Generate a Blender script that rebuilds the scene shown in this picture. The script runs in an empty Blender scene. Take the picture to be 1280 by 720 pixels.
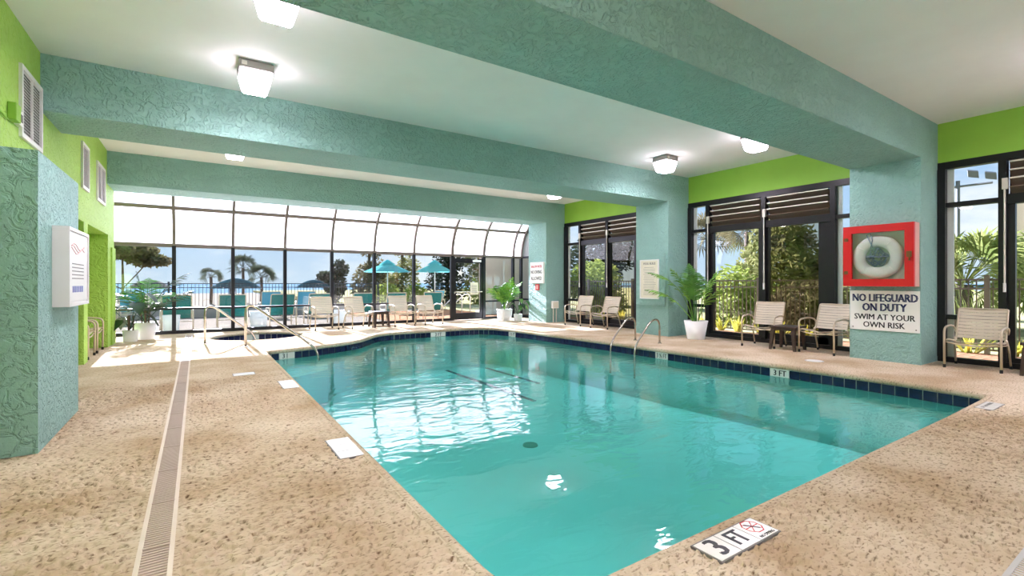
import bpy, math, random
import numpy as np
from mathutils import Vector, Matrix
from mathutils.geometry import tessellate_polygon

random.seed(7)
PI = math.pi
SC = bpy.context.scene
COL = SC.collection


def lin(r, g, b, a=1.0):
    f = lambda c: (c / 255) / 12.92 if c / 255 <= 0.04045 else ((c / 255 + 0.055) / 1.055) ** 2.4
    return (f(r), f(g), f(b), a)


# ------------------------------------------------------------------ camera
cam_d = bpy.data.cameras.new('camera')
cam_d.sensor_width = 36.0
cam_d.lens = 595.786 / 1280 * 36.0
cam_d.shift_y = -6.29 / 1280
cam_d.clip_end = 6000
cam = bpy.data.objects.new('camera', cam_d)
COL.objects.link(cam)
cam.location = (0, 0, 1.4)
cam.rotation_euler = (PI / 2, 0, -0.5838)
SC.camera = cam

# ------------------------------------------------------------------ exposure
SC.view_settings.view_transform = 'Standard'
SC.view_settings.look = 'None'
SC.view_settings.gamma = 1.0
SC.view_settings.use_curve_mapping = False
SC.view_settings.exposure = 1.38

# ------------------------------------------------------------------ sky
world = bpy.data.worlds.new('sky')
SC.world = world
world.use_nodes = True
wn, wl = world.node_tree.nodes, world.node_tree.links
wn.clear()
w_out = wn.new('ShaderNodeOutputWorld')
w_bg = wn.new('ShaderNodeBackground')
w_bg.inputs['Strength'].default_value = 0.53
w_tc = wn.new('ShaderNodeTexCoord')
w_sep = wn.new('ShaderNodeSeparateXYZ')
w_ramp = wn.new('ShaderNodeValToRGB')
w_ramp.color_ramp.elements[0].position = 0.0
w_ramp.color_ramp.elements[0].color = lin(196, 213, 230)
w_ramp.color_ramp.elements[1].position = 0.6
w_ramp.color_ramp.elements[1].color = lin(112, 160, 222)
e = w_ramp.color_ramp.elements.new(0.12)
e.color = lin(172, 201, 233)
w_map = wn.new('ShaderNodeMapping')
w_map.inputs['Scale'].default_value = (1.6, 1.6, 4.5)
w_noise = wn.new('ShaderNodeTexNoise')
w_noise.inputs['Scale'].default_value = 2.2
w_noise.inputs['Detail'].default_value = 7
w_noise.inputs['Roughness'].default_value = 0.6
w_cr = wn.new('ShaderNodeValToRGB')
w_cr.color_ramp.elements[0].position = 0.5
w_cr.color_ramp.elements[1].position = 0.72
w_mix = wn.new('ShaderNodeMix')
w_mix.data_type = 'RGBA'
w_mix.inputs[7].default_value = lin(238, 240, 244)
wl.new(w_tc.outputs['Generated'], w_sep.inputs[0])
wl.new(w_sep.outputs['Z'], w_ramp.inputs[0])
wl.new(w_tc.outputs['Generated'], w_map.inputs[0])
wl.new(w_map.outputs[0], w_noise.inputs['Vector'])
wl.new(w_noise.outputs['Fac'], w_cr.inputs[0])
wl.new(w_cr.outputs[0], w_mix.inputs[0])
wl.new(w_ramp.outputs[0], w_mix.inputs[6])
wl.new(w_mix.outputs[2], w_bg.inputs['Color'])
wl.new(w_bg.outputs[0], w_out.inputs[0])

# ------------------------------------------------------------------ sun
sun_d = bpy.data.lights.new('sun', 'SUN')
sun_d.energy = 13.5
sun_d.angle = math.radians(0.6)
sun_d.color = (0.97, 0.96, 1.2)
sun = bpy.data.objects.new('sun', sun_d)
COL.objects.link(sun)
sun.location = (2, 60, 30)
sun.rotation_euler = Vector((0.03, -1.0, -0.42)).to_track_quat('-Z', 'Y').to_euler()

LAMP_RADIANCE = 104.0


# ================================================================== helpers
class MB:
    """collects shapes into one mesh"""

    def __init__(self):
        self.v, self.f = [], []

    def add(self, vs, fs):
        n = len(self.v)
        self.v += [tuple(p) for p in vs]
        self.f += [tuple(i + n for i in q) for q in fs]
        return self

    def box(self, x0, x1, y0, y1, z0, z1):
        vs = [(x, y, z) for z in (z0, z1) for y in (y0, y1) for x in (x0, x1)]
        return self.add(vs, [(0, 2, 3, 1), (4, 5, 7, 6), (0, 1, 5, 4), (2, 6, 7, 3), (0, 4, 6, 2), (1, 3, 7, 5)])

    def obox(self, c, ax, ay, az):
        """box from centre and three half-axis vectors"""
        c, ax, ay, az = Vector(c), Vector(ax), Vector(ay), Vector(az)
        vs = [c + ax * sx + ay * sy + az * sz for sz in (-1, 1) for sy in (-1, 1) for sx in (-1, 1)]
        return self.add(vs, [(0, 2, 3, 1), (4, 5, 7, 6), (0, 1, 5, 4), (2, 6, 7, 3), (0, 4, 6, 2), (1, 3, 7, 5)])

    def frustum(self, x0, x1, y0, y1, z0, z1, inset):
        """box whose bottom (z0) is inset"""
        a = inset
        vs = [(x0 + a, y0 + a, z0), (x1 - a, y0 + a, z0), (x0 + a, y1 - a, z0), (x1 - a, y1 - a, z0),
              (x0, y0, z1), (x1, y0, z1), (x0, y1, z1), (x1, y1, z1)]
        return self.add(vs, [(0, 2, 3, 1), (4, 5, 7, 6), (0, 1, 5, 4), (2, 6, 7, 3), (0, 4, 6, 2), (1, 3, 7, 5)])

    def tube(self, path, r, n=8, closed=False, radii=None):
        pts = [Vector(p) for p in path]
        m = len(pts)
        up = Vector((0, 0, 1))
        prev = None
        rings = []
        for i, p in enumerate(pts):
            if closed:
                t = pts[(i + 1) % m] - pts[i - 1]
            else:
                t = pts[min(i + 1, m - 1)] - pts[max(i - 1, 0)]
            t = t.normalized() if t.length > 1e-9 else Vector((0, 0, 1))
            if prev is None:
                a = t.cross(up)
                if a.length < 1e-3:
                    a = t.cross(Vector((1, 0, 0)))
                a.normalize()
            else:
                a = prev - t * prev.dot(t)
                a = a.normalized() if a.length > 1e-6 else t.orthogonal().normalized()
            prev = a
            b = t.cross(a)
            rr = radii[i] if radii else r
            rings.append([p + a * (rr * math.cos(2 * PI * k / n)) + b * (rr * math.sin(2 * PI * k / n)) for k in range(n)])
        vs = [q for ring in rings for q in ring]
        fs = []
        for i in range(m if closed else m - 1):
            j = (i + 1) % m
            for k in range(n):
                fs.append((i * n + k, i * n + (k + 1) % n, j * n + (k + 1) % n, j * n + k))
        if not closed:
            fs.append(tuple(range(n - 1, -1, -1)))
            fs.append(tuple((m - 1) * n + k for k in range(n)))
        return self.add(vs, fs)

    def lathe(self, prof, n=20, c=(0, 0, 0), cap=True, sq=False):
        """profile of (radius, z) turned about z; sq makes a rounded square"""
        vs, fs = [], []
        for r, z in prof:
            for k in range(n):
                a = 2 * PI * (k + 0.5) / n
                if sq:
                    cx, sx = math.cos(a), math.sin(a)
                    s = 1 / (abs(cx) ** 8 + abs(sx) ** 8) ** (1 / 8)
                    vs.append((c[0] + r * cx * s, c[1] + r * sx * s, c[2] + z))
                else:
                    vs.append((c[0] + r * math.cos(a), c[1] + r * math.sin(a), c[2] + z))
        m = len(prof)
        for i in range(m - 1):
            for k in range(n):
                fs.append((i * n + k, i * n + (k + 1) % n, (i + 1) * n + (k + 1) % n, (i + 1) * n + k))
        if cap:
            fs.append(tuple(range(n - 1, -1, -1)))
            fs.append(tuple((m - 1) * n + k for k in range(n)))
        return self.add(vs, fs)

    def mesh(self, name, mat=None, smooth=False):
        me = bpy.data.meshes.new(name)
        me.from_pydata(self.v, [], self.f)
        if mat:
            me.materials.append(mat)
        if smooth:
            me.polygons.foreach_set('use_smooth', [True] * len(me.polygons))
        me.update()
        return me

    def build(self, name, mat, parent=None, smooth=False, loc=(0, 0, 0), rz=0.0):
        return put(name, self.mesh(name, mat, smooth), parent, loc, rz)


def put(name, me, parent=None, loc=(0, 0, 0), rz=0.0):
    o = bpy.data.objects.new(name, me)
    COL.objects.link(o)
    o.location = loc
    o.rotation_euler = (0, 0, rz)
    if parent:
        o.parent = parent
    return o


def bevel(o, w=0.01, seg=2):
    m = o.modifiers.new('bevel', 'BEVEL')
    m.width = w
    m.segments = seg
    m.limit_method = 'ANGLE'
    return o


def tag(o, label=None, cat=None, group=None, kind=None):
    if label:
        o['label'] = label
    if cat:
        o['category'] = cat
    if group:
        o['group'] = group
    if kind:
        o['kind'] = kind
    return o


def thing(name, label, cat, loc=(0, 0, 0), rz=0.0, group=None, kind=None):
    o = bpy.data.objects.new(name, None)
    COL.objects.link(o)
    o.empty_display_size = 0.1
    o.location = loc
    o.rotation_euler = (0, 0, rz)
    return tag(o, label, cat, group, kind)


def copy_tree(o, parent=None):
    c = o.copy()
    COL.objects.link(c)
    c.parent = parent
    for ch in list(o.children):
        copy_tree(ch, c)
    return c


def arc(p0, p1, p2, n=6):
    """quadratic curve through control p1"""
    p0, p1, p2 = Vector(p0), Vector(p1), Vector(p2)
    return [p0 * (1 - t) ** 2 + p1 * (2 * t * (1 - t)) + p2 * t * t for t in [i / n for i in range(n + 1)]]


def rounded(pts, r, n=5):
    """polyline with rounded corners"""
    pts = [Vector(p) for p in pts]
    out = [pts[0]]
    for i in range(1, len(pts) - 1):
        a, b, c = pts[i - 1], pts[i], pts[i + 1]
        ra = min(r, (a - b).length * 0.48)
        rc = min(r, (c - b).length * 0.48)
        out += arc(b + (a - b).normalized() * ra, b, b + (c - b).normalized() * rc, n)
    out.append(pts[-1])
    return out


# ================================================================== materials
def new_mat(name):
    m = bpy.data.materials.new(name)
    m.use_nodes = True
    nt = m.node_tree
    return m, nt.nodes, nt.links, nt.nodes['Principled BSDF']


def mat(name, col, rough=0.6, metal=0.0, var=0.0, vscale=3.0, bump=0.0, bscale=40.0, bdetail=4.0, bdist=0.01,
        col2=None, stretch=(1, 1, 1), spec=0.5, distort=0.0):
    m, n, l, p = new_mat(name)
    p.inputs['Roughness'].default_value = rough
    p.inputs['Metallic'].default_value = metal
    p.inputs['Specular IOR Level'].default_value = spec
    p.inputs['Base Color'].default_value = col
    tc = n.new('ShaderNodeTexCoord')
    mp = n.new('ShaderNodeMapping')
    mp.inputs['Scale'].default_value = stretch
    l.new(tc.outputs['Object'], mp.inputs[0])
    ns = n.new('ShaderNodeTexNoise')
    ns.inputs['Scale'].default_value = vscale
    ns.inputs['Detail'].default_value = 5
    l.new(mp.outputs[0], ns.inputs['Vector'])
    rp = n.new('ShaderNodeValToRGB')
    c2 = col2 or tuple(c * (1 - var) for c in col[:3]) + (1,)
    rp.color_ramp.elements[0].position = 0.35
    rp.color_ramp.elements[0].color = c2
    rp.color_ramp.elements[1].position = 0.65
    rp.color_ramp.elements[1].color = col
    l.new(ns.outputs['Fac'], rp.inputs[0])
    l.new(rp.outputs[0], p.inputs['Base Color'])
    if bump > 0:
        nb = n.new('ShaderNodeTexNoise')
        nb.inputs['Scale'].default_value = bscale
        nb.inputs['Detail'].default_value = bdetail
        nb.inputs['Distortion'].default_value = distort
        l.new(mp.outputs[0], nb.inputs['Vector'])
        bp = n.new('ShaderNodeBump')
        bp.inputs['Strength'].default_value = bump
        bp.inputs['Distance'].default_value = bdist
        l.new(nb.outputs['Fac'], bp.inputs['Height'])
        l.new(bp.outputs[0], p.inputs['Normal'])
    return m


def stucco(name, col, var, strength, scale, dist=0.03):
    """trowelled knock-down plaster: flat plateaus broken by swirling furrows"""
    m, n, l, p = new_mat(name)
    p.inputs['Roughness'].default_value = 0.62
    p.inputs['Specular IOR Level'].default_value = 0.35
    tc = n.new('ShaderNodeTexCoord')
    big = n.new('ShaderNodeTexNoise')
    big.inputs['Scale'].default_value = 1.3
    big.inputs['Detail'].default_value = 6
    l.new(tc.outputs['Object'], big.inputs['Vector'])
    rp = n.new('ShaderNodeValToRGB')
    rp.color_ramp.elements[0].position = 0.3
    rp.color_ramp.elements[0].color = tuple(c * (1 - var) for c in col[:3]) + (1,)
    rp.color_ramp.elements[1].position = 0.7
    rp.color_ramp.elements[1].color = col
    l.new(big.outputs['Fac'], rp.inputs[0])
    l.new(rp.outputs[0], p.inputs['Base Color'])
    ns = n.new('ShaderNodeTexNoise')
    ns.inputs['Scale'].default_value = scale
    ns.inputs['Detail'].default_value = 3
    ns.inputs['Roughness'].default_value = 0.55
    ns.inputs['Distortion'].default_value = 1.6
    l.new(tc.outputs['Object'], ns.inputs['Vector'])
    r2 = n.new('ShaderNodeValToRGB')
    r2.color_ramp.elements[0].position = 0.40
    r2.color_ramp.elements[1].position = 0.54
    l.new(ns.outputs['Fac'], r2.inputs[0])
    fine = n.new('ShaderNodeTexNoise')
    fine.inputs['Scale'].default_value = scale * 5
    fine.inputs['Detail'].default_value = 4
    l.new(tc.outputs['Object'], fine.inputs['Vector'])
    ad = n.new('ShaderNodeMath')
    ad.operation = 'MULTIPLY_ADD'
    ad.inputs[1].default_value = 0.25
    l.new(fine.outputs['Fac'], ad.inputs[0])
    l.new(r2.outputs[0], ad.inputs[2])
    bp = n.new('ShaderNodeBump')
    bp.inputs['Strength'].default_value = strength
    bp.inputs['Distance'].default_value = dist
    l.new(ad.outputs[0], bp.inputs['Height'])
    l.new(bp.outputs[0], p.inputs['Normal'])
    return m


def glass(name, tint=(0.95, 0.97, 0.97), ior=1.45, rough=0.0):
    m = bpy.data.materials.new(name)
    m.use_nodes = True
    n, l = m.node_tree.nodes, m.node_tree.links
    n.clear()
    out = n.new('ShaderNodeOutputMaterial')
    mx = n.new('ShaderNodeMixShader')
    tr = n.new('ShaderNodeBsdfTransparent')
    tr.inputs[0].default_value = tint + (1,)
    gl = n.new('ShaderNodeBsdfGlossy')
    gl.inputs['Roughness'].default_value = rough
    f0 = ((ior - 1) / (ior + 1)) ** 2
    geo = n.new('ShaderNodeNewGeometry')
    dot = n.new('ShaderNodeVectorMath')
    dot.operation = 'DOT_PRODUCT'
    l.new(geo.outputs['Normal'], dot.inputs[0])
    l.new(geo.outputs['Incoming'], dot.inputs[1])
    ab = n.new('ShaderNodeMath')
    ab.operation = 'ABSOLUTE'
    l.new(dot.outputs['Value'], ab.inputs[0])
    om = n.new('ShaderNodeMath')
    om.operation = 'SUBTRACT'
    om.inputs[0].default_value = 1.0
    om.use_clamp = True
    l.new(ab.outputs[0], om.inputs[1])
    pw = n.new('ShaderNodeMath')
    pw.operation = 'POWER'
    pw.inputs[1].default_value = 5.0
    l.new(om.outputs[0], pw.inputs[0])
    ma = n.new('ShaderNodeMath')
    ma.operation = 'MULTIPLY_ADD'
    ma.inputs[1].default_value = 1 - f0
    ma.inputs[2].default_value = f0
    l.new(pw.outputs[0], ma.inputs[0])
    l.new(ma.outputs[0], mx.inputs[0])
    l.new(tr.outputs[0], mx.inputs[1])
    l.new(gl.outputs[0], mx.inputs[2])
    l.new(mx.outputs[0], out.inputs[0])
    return m


def water_mat(name, tint):
    m = bpy.data.materials.new(name)
    m.use_nodes = True
    n, l = m.node_tree.nodes, m.node_tree.links
    n.clear()
    out = n.new('ShaderNodeOutputMaterial')
    mx = n.new('ShaderNodeMixShader')
    tr = n.new('ShaderNodeBsdfTransparent')
    tr.inputs[0].default_value = tint + (1,)
    gl = n.new('ShaderNodeBsdfGlossy')
    gl.inputs['Roughness'].default_value = 0.015
    fr = n.new('ShaderNodeFresnel')
    fr.inputs['IOR'].default_value = 1.38
    tc = n.new('ShaderNodeTexCoord')
    mp = n.new('ShaderNodeMapping')
    mp.inputs['Rotation'].default_value = (0, 0, 0.5)
    mp.inputs['Scale'].default_value = (1.0, 1.9, 1.0)
    l.new(tc.outputs['Object'], mp.inputs[0])
    a = n.new('ShaderNodeTexNoise')
    a.inputs['Scale'].default_value = 2.6
    a.inputs['Detail'].default_value = 2.5
    a.inputs['Distortion'].default_value = 0.6
    l.new(mp.outputs[0], a.inputs['Vector'])
    b = n.new('ShaderNodeTexNoise')
    b.inputs['Scale'].default_value = 0.45
    l.new(tc.outputs['Object'], b.inputs['Vector'])
    rb = n.new('ShaderNodeMapRange')
    rb.inputs[1].default_value = 0.35
    rb.inputs[2].default_value = 0.7
    rb.inputs[3].default_value = 0.15
    rb.inputs[4].default_value = 1.0
    l.new(b.outputs['Fac'], rb.inputs[0])
    mu = n.new('ShaderNodeMath')
    mu.operation = 'MULTIPLY'
    l.new(a.outputs['Fac'], mu.inputs[0])
    l.new(rb.outputs[0], mu.inputs[1])
    bp = n.new('ShaderNodeBump')
    bp.inputs['Strength'].default_value = 0.5
    bp.inputs['Distance'].default_value = 0.035
    l.new(mu.outputs[0], bp.inputs['Height'])
    l.new(bp.outputs[0], gl.inputs['Normal'])
    l.new(bp.outputs[0], fr.inputs['Normal'])
    l.new(fr.outputs[0], mx.inputs[0])
    l.new(tr.outputs[0], mx.inputs[1])
    l.new(gl.outputs[0], mx.inputs[2])
    l.new(mx.outputs[0], out.inputs[0])
    return m


def emit(name, col, s):
    m = bpy.data.materials.new(name)
    m.use_nodes = True
    n, l = m.node_tree.nodes, m.node_tree.links
    n.clear()
    out = n.new('ShaderNodeOutputMaterial')
    em = n.new('ShaderNodeEmission')
    em.inputs[0].default_value = col
    em.inputs[1].default_value = s
    l.new(em.outputs[0], out.inputs[0])
    return m


def translucent(name, col, mixf=0.6):
    m = bpy.data.materials.new(name)
    m.use_nodes = True
    n, l = m.node_tree.nodes, m.node_tree.links
    n.clear()
    out = n.new('ShaderNodeOutputMaterial')
    mx = n.new('ShaderNodeMixShader')
    mx.inputs[0].default_value = mixf
    d = n.new('ShaderNodeBsdfDiffuse')
    t = n.new('ShaderNodeBsdfTranslucent')
    d.inputs[0].default_value = col
    t.inputs[0].default_value = col
    l.new(d.outputs[0], mx.inputs[1])
    l.new(t.outputs[0], mx.inputs[2])
    l.new(mx.outputs[0], out.inputs[0])
    return m


def leafmat(name, col, rough=0.8, col2=None, vscale=1.0):
    m = bpy.data.materials.new(name)
    m.use_nodes = True
    n, l = m.node_tree.nodes, m.node_tree.links
    n.clear()
    out = n.new('ShaderNodeOutputMaterial')
    tc = n.new('ShaderNodeTexCoord')
    ns = n.new('ShaderNodeTexNoise')
    ns.inputs['Scale'].default_value = vscale
    ns.inputs['Detail'].default_value = 5
    rp = n.new('ShaderNodeValToRGB')
    rp.color_ramp.elements[0].position = 0.35
    rp.color_ramp.elements[0].color = col2
    rp.color_ramp.elements[1].position = 0.65
    rp.color_ramp.elements[1].color = col
    mx = n.new('ShaderNodeMixShader')
    mx.inputs[0].default_value = 0.4
    d = n.new('ShaderNodeBsdfDiffuse')
    t = n.new('ShaderNodeBsdfTranslucent')
    l.new(tc.outputs['Object'], ns.inputs['Vector'])
    l.new(ns.outputs['Fac'], rp.inputs[0])
    l.new(rp.outputs[0], d.inputs[0])
    l.new(rp.outputs[0], t.inputs[0])
    l.new(d.outputs[0], mx.inputs[1])
    l.new(t.outputs[0], mx.inputs[2])
    l.new(mx.outputs[0], out.inputs[0])
    return m


def deckmat(name, bump):
    """tan coating with brown flecks for the dark of pits and blotchy wear"""
    m, n, l, p = new_mat(name)
    p.inputs['Roughness'].default_value = 0.75
    p.inputs['Specular IOR Level'].default_value = 0.0
    tc = n.new('ShaderNodeTexCoord')
    mp = n.new('ShaderNodeMapping')
    mp.inputs['Scale'].default_value = (1, 1.9, 1)
    l.new(tc.outputs['Object'], mp.inputs[0])
    big = n.new('ShaderNodeTexNoise')
    big.inputs['Scale'].default_value = 1.1
    big.inputs['Detail'].default_value = 6
    l.new(tc.outputs['Object'], big.inputs['Vector'])
    r1 = n.new('ShaderNodeValToRGB')
    r1.color_ramp.elements[0].position = 0.35
    r1.color_ramp.elements[0].color = lin(184, 161, 130)
    r1.color_ramp.elements[1].position = 0.65
    r1.color_ramp.elements[1].color = lin(216, 200, 174)
    l.new(big.outputs['Fac'], r1.inputs[0])
    fl = n.new('ShaderNodeTexNoise')
    fl.inputs['Scale'].default_value = 30
    fl.inputs['Detail'].default_value = 3
    l.new(mp.outputs[0], fl.inputs['Vector'])
    r2 = n.new('ShaderNodeValToRGB')
    r2.color_ramp.elements[0].position = 0.53
    r2.color_ramp.elements[1].position = 0.74
    l.new(fl.outputs['Fac'], r2.inputs[0])
    mx = n.new('ShaderNodeMix')
    mx.data_type = 'RGBA'
    mx.inputs[7].default_value = lin(112, 90, 68)  # dark of the pits put into the colour as random flecks
    l.new(r2.outputs[0], mx.inputs[0])
    l.new(r1.outputs[0], mx.inputs[6])
    l.new(mx.outputs[2], p.inputs['Base Color'])
    nb = n.new('ShaderNodeTexNoise')
    nb.inputs['Scale'].default_value = 55
    nb.inputs['Detail'].default_value = 3
    l.new(mp.outputs[0], nb.inputs['Vector'])
    bp = n.new('ShaderNodeBump')
    bp.inputs['Strength'].default_value = bump
    bp.inputs['Distance'].default_value = 0.012
    l.new(nb.outputs['Fac'], bp.inputs['Height'])
    l.new(bp.outputs[0], p.inputs['Normal'])
    return m


M = {}
M['teal'] = stucco('teal stucco', lin(152, 194, 184), 0.12, 0.7, 10.0)
M['teal_smooth'] = stucco('teal stucco beam', lin(152, 194, 184), 0.10, 0.8, 9.0)
M['green'] = mat('green paint', lin(150, 198, 70), 0.6, var=0.1, vscale=1.5, bump=0.15, bscale=30)
M['green_stucco'] = stucco('green stucco', lin(170, 212, 92), 0.1, 0.6, 7.0)
M['ceiling'] = mat('ceiling white', lin(242, 240, 237), 0.8, var=0.03, vscale=2, bump=0.12, bscale=60)
M['deck'] = deckmat('deck coating', 0.55)
M['deck_relief'] = deckmat('deck coating relief', 0.2)
M['plaster'] = mat('pool plaster', lin(214, 244, 238), 0.6, var=0.06, vscale=0.9)
M['tile_navy'] = mat('navy tile', lin(28, 36, 78), 0.12, var=0.25, vscale=3, col2=lin(20, 26, 52))
M['tile_line'] = mat('dark floor tile', lin(22, 60, 80), 0.2)
M['drain_green'] = mat('dull green drain cover', lin(120, 160, 140), 0.5)
M['grout'] = mat('grout', lin(205, 212, 205), 0.8, var=0.1)
M['tile_white'] = mat('white glazed tile', lin(236, 234, 226), 0.25, var=0.03)
M['ink'] = mat('black lettering', lin(24, 24, 28), 0.4)
M['ink_navy'] = mat('navy lettering', lin(22, 32, 84), 0.5)
M['ink_red'] = mat('red lettering', lin(196, 40, 50), 0.5)
M['ink_grey'] = mat('grey print', lin(120, 118, 112), 0.6)
M['ink_blue'] = mat('blue print', lin(120, 130, 190), 0.6)
M['water'] = water_mat('pool water', (0.47, 0.97, 0.94))
M['water_spa'] = water_mat('spa water', (0.35, 0.6, 0.6))
M['alu_dark'] = mat('bronze anodised aluminium', lin(34, 33, 36), 0.35, metal=0.4, var=0.2, vscale=6)
M['alu_bronze'] = mat('brown aluminium mullion', lin(110, 96, 86), 0.4, metal=0.3, var=0.12, vscale=5)
M['glass'] = glass('window glass', (0.93, 0.95, 0.95))
M['glass_dark'] = glass('tinted screen glass', (0.72, 0.70, 0.62))
M['frosted'] = translucent('white frosted panel', lin(205, 202, 198), 0.7)
M['clear_top'] = translucent('white top panel', lin(235, 235, 232), 0.9)
M['steel'] = mat('brushed stainless steel', lin(196, 188, 176), 0.22, metal=0.95, var=0.1, vscale=8)
M['white_paint'] = mat('white painted metal', lin(232, 231, 226), 0.45, var=0.03)
M['slat_alu'] = mat('louvre aluminium edge', lin(214, 208, 196), 0.4, metal=0.2)
M['housing'] = mat('grey lamp housing', lin(150, 146, 140), 0.45, metal=0.3)
M['lamp'] = emit('lit lamp lens', (1.08, 0.94, 1.1, 1), LAMP_RADIANCE)
M['lamp_side'] = emit('lit lamp side glass', (1.08, 0.94, 1.1, 1), LAMP_RADIANCE * 0.055)
M['frame_tan'] = mat('champagne chair tube', lin(206, 190, 164), 0.35, metal=0.15, var=0.08)
M['strap'] = mat('beige vinyl strap', lin(214, 202, 182), 0.5, var=0.06)
M['black_rubber'] = mat('black rubber', lin(22, 22, 22), 0.7)
M['table_brown'] = mat('dark brown resin', lin(66, 50, 42), 0.45, var=0.15)
M['sling_teal'] = mat('teal sling fabric', lin(20, 120, 116), 0.75, var=0.12, bump=0.2, bscale=200)
M['sling_blue'] = mat('light blue sling fabric', lin(70, 160, 190), 0.75, var=0.1)
M['umbrella_teal'] = translucent('teal umbrella canvas', lin(120, 205, 200), 0.45)
M['umbrella_blue'] = translucent('blue beach umbrella canvas', lin(52, 84, 92), 0.3)
M['umbrella_grey'] = translucent('grey umbrella canvas', lin(140, 136, 132), 0.35)
M['pot_white'] = mat('white planter', lin(238, 236, 231), 0.5, var=0.03)
M['soil'] = mat('dark soil', lin(60, 44, 34), 0.95, var=0.3, vscale=30, bump=0.6, bscale=60)
M['leaf'] = mat('palm leaf green', lin(84, 142, 46), 0.5, col2=lin(52, 104, 36), vscale=5)
M['leaf_bright'] = mat('bright palm leaf', lin(132, 178, 62), 0.5, col2=lin(80, 138, 44), vscale=5)
M['leaf_dark'] = mat('dark broad leaf', lin(46, 76, 40), 0.4, col2=lin(28, 52, 30), vscale=5)
M['stem'] = mat('green stem', lin(126, 140, 74), 0.6)
M['bark'] = mat('bark', lin(104, 84, 66), 0.9, var=0.3, vscale=10, bump=0.5, bscale=20)
M['tree_brown'] = leafmat('olive brown foliage', lin(122, 112, 80), 0.8, col2=lin(86, 80, 56), vscale=0.8)
M['tree_green'] = leafmat('green foliage', lin(158, 156, 102), 0.8, col2=lin(108, 110, 66), vscale=0.8)
M['tree_lime'] = leafmat('lime foliage', lin(176, 184, 96), 0.8, col2=lin(124, 138, 66), vscale=1.2)
M['tree_dark'] = leafmat('dark foliage', lin(70, 76, 56), 0.8, col2=lin(46, 52, 40), vscale=0.8)
M['palmetto'] = leafmat('palmetto leaf', lin(168, 172, 104), 0.7, col2=lin(108, 120, 64), vscale=2)
M['yellow_leaf'] = leafmat('yellow striped leaf', lin(226, 206, 92), 0.6, col2=lin(150, 158, 60), vscale=6)
M['iron_brown'] = mat('brown fence metal', lin(116, 102, 88), 0.5, metal=0.2)
M['iron_black'] = mat('black fence metal', lin(36, 42, 46), 0.5, metal=0.2)
M['paver'] = mat('pink brick paver', lin(176, 134, 102), 0.85, col2=lin(150, 108, 80), vscale=2.5, spec=0.0)
M['mortar'] = mat('paver joint sand', lin(170, 150, 126), 0.95, var=0.1, spec=0.0)
M['concrete'] = mat('pale patio concrete', lin(132, 123, 108), 0.85, var=0.08, vscale=1.2, spec=0.0)
M['curb'] = mat('white curb', lin(150, 145, 136), 0.8, var=0.05, spec=0.0)
M['sand'] = mat('pale sand', lin(148, 138, 120), 0.95, var=0.08, vscale=0.4, spec=0.0)
M['dune'] = mat('dune grass', lin(150, 132, 88), 0.9, col2=lin(112, 98, 64), vscale=2, spec=0.0)
M['lawn'] = mat('lawn', lin(178, 170, 126), 0.95, col2=lin(140, 140, 92), vscale=0.7, spec=0.0)
M['sea'] = mat('sea', lin(98, 122, 132), 0.6, var=0.08, vscale=0.05, spec=0.0)
M['tan_wall'] = mat('tan stucco', lin(206, 190, 168), 0.8, var=0.06, vscale=1.0, bump=0.3, bscale=30, spec=0.0)
M['red'] = mat('red painted cabinet', lin(206, 16, 22), 0.35, var=0.08)
M['red_pale'] = mat('pale red cabinet side', lin(226, 170, 158), 0.5, var=0.1)
M['cab_back'] = mat('pale green cabinet lining', lin(222, 234, 212), 0.7, var=0.05)
M['ring_white'] = mat('life ring white', lin(238, 234, 222), 0.55, var=0.05)
M['rope_blue'] = mat('grey blue rope', lin(132, 152, 168), 0.8, var=0.3, vscale=40)
M['sign_white'] = mat('white sign face', lin(240, 240, 234), 0.45, var=0.02)
M['sign_cream'] = mat('cream printed sheet', lin(228, 222, 200), 0.6, var=0.03)
M['dark_void'] = mat('dark channel', lin(34, 30, 27), 0.9)
M['drain_rail'] = mat('drain frame', lin(222, 208, 188), 0.6, var=0.08)
M['drain_grate'] = mat('drain grate', lin(196, 176, 156), 0.6, var=0.1)
M['drain_grey'] = mat('grey drain grate', lin(196, 196, 192), 0.55, var=0.08)
M['brass'] = mat('worn brass latch', lin(120, 84, 48), 0.4, metal=0.6)
M['light_pole'] = mat('galvanised pole', lin(110, 112, 110), 0.5, metal=0.3)

# ================================================================== room measures
XL, XR, XC = -1.62, 11.11, 10.27
ZC, ZB, ZG = 4.25, 3.54, 3.545
BEAMS = [(-2.30, -1.22), (2.93, 3.99), (8.14, 9.23), (13.36, 14.42)]
YW = 16.1
Y0 = -4.2


def circle(cx, cy, r, n, a0=0.0):
    return [(cx + r * math.cos(a0 + 2 * PI * k / n), cy + r * math.sin(a0 + 2 * PI * k / n)) for k in range(n)]


# pool outline, counter-clockwise seen from above
ctrl = [(7.95, 1.68), (8.22, 1.70), (8.30, 1.80), (8.36, 2.5), (8.36, 3.5), (8.31, 4.5), (8.26, 5.6), (8.22, 6.6), (8.18, 8.2),
        (8.08, 9.8), (7.98, 11.4), (7.88, 12.2), (7.72, 12.75), (7.42, 13.08), (7.0, 13.16), (6.0, 13.17), (5.2, 13.17),
        (4.6, 13.14), (4.25, 13.02), (3.98, 12.75), (3.70, 12.36), (3.42, 11.98), (3.11, 11.70), (2.70, 11.46),
        (2.16, 11.25), (1.65, 11.09), (1.18, 10.99)]
corner = [(1.58 + 0.4 * math.cos(a), 2.06 + 0.4 * math.sin(a)) for a in [PI + PI / 2 * k / 8 for k in range(9)]]
POOL = ctrl + [(1.18, y) for y in (9.0, 7.0, 5.0, 3.0)] + corner + [(x, 1.66) for x in (3.0, 5.0, 6.6)]
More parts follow.
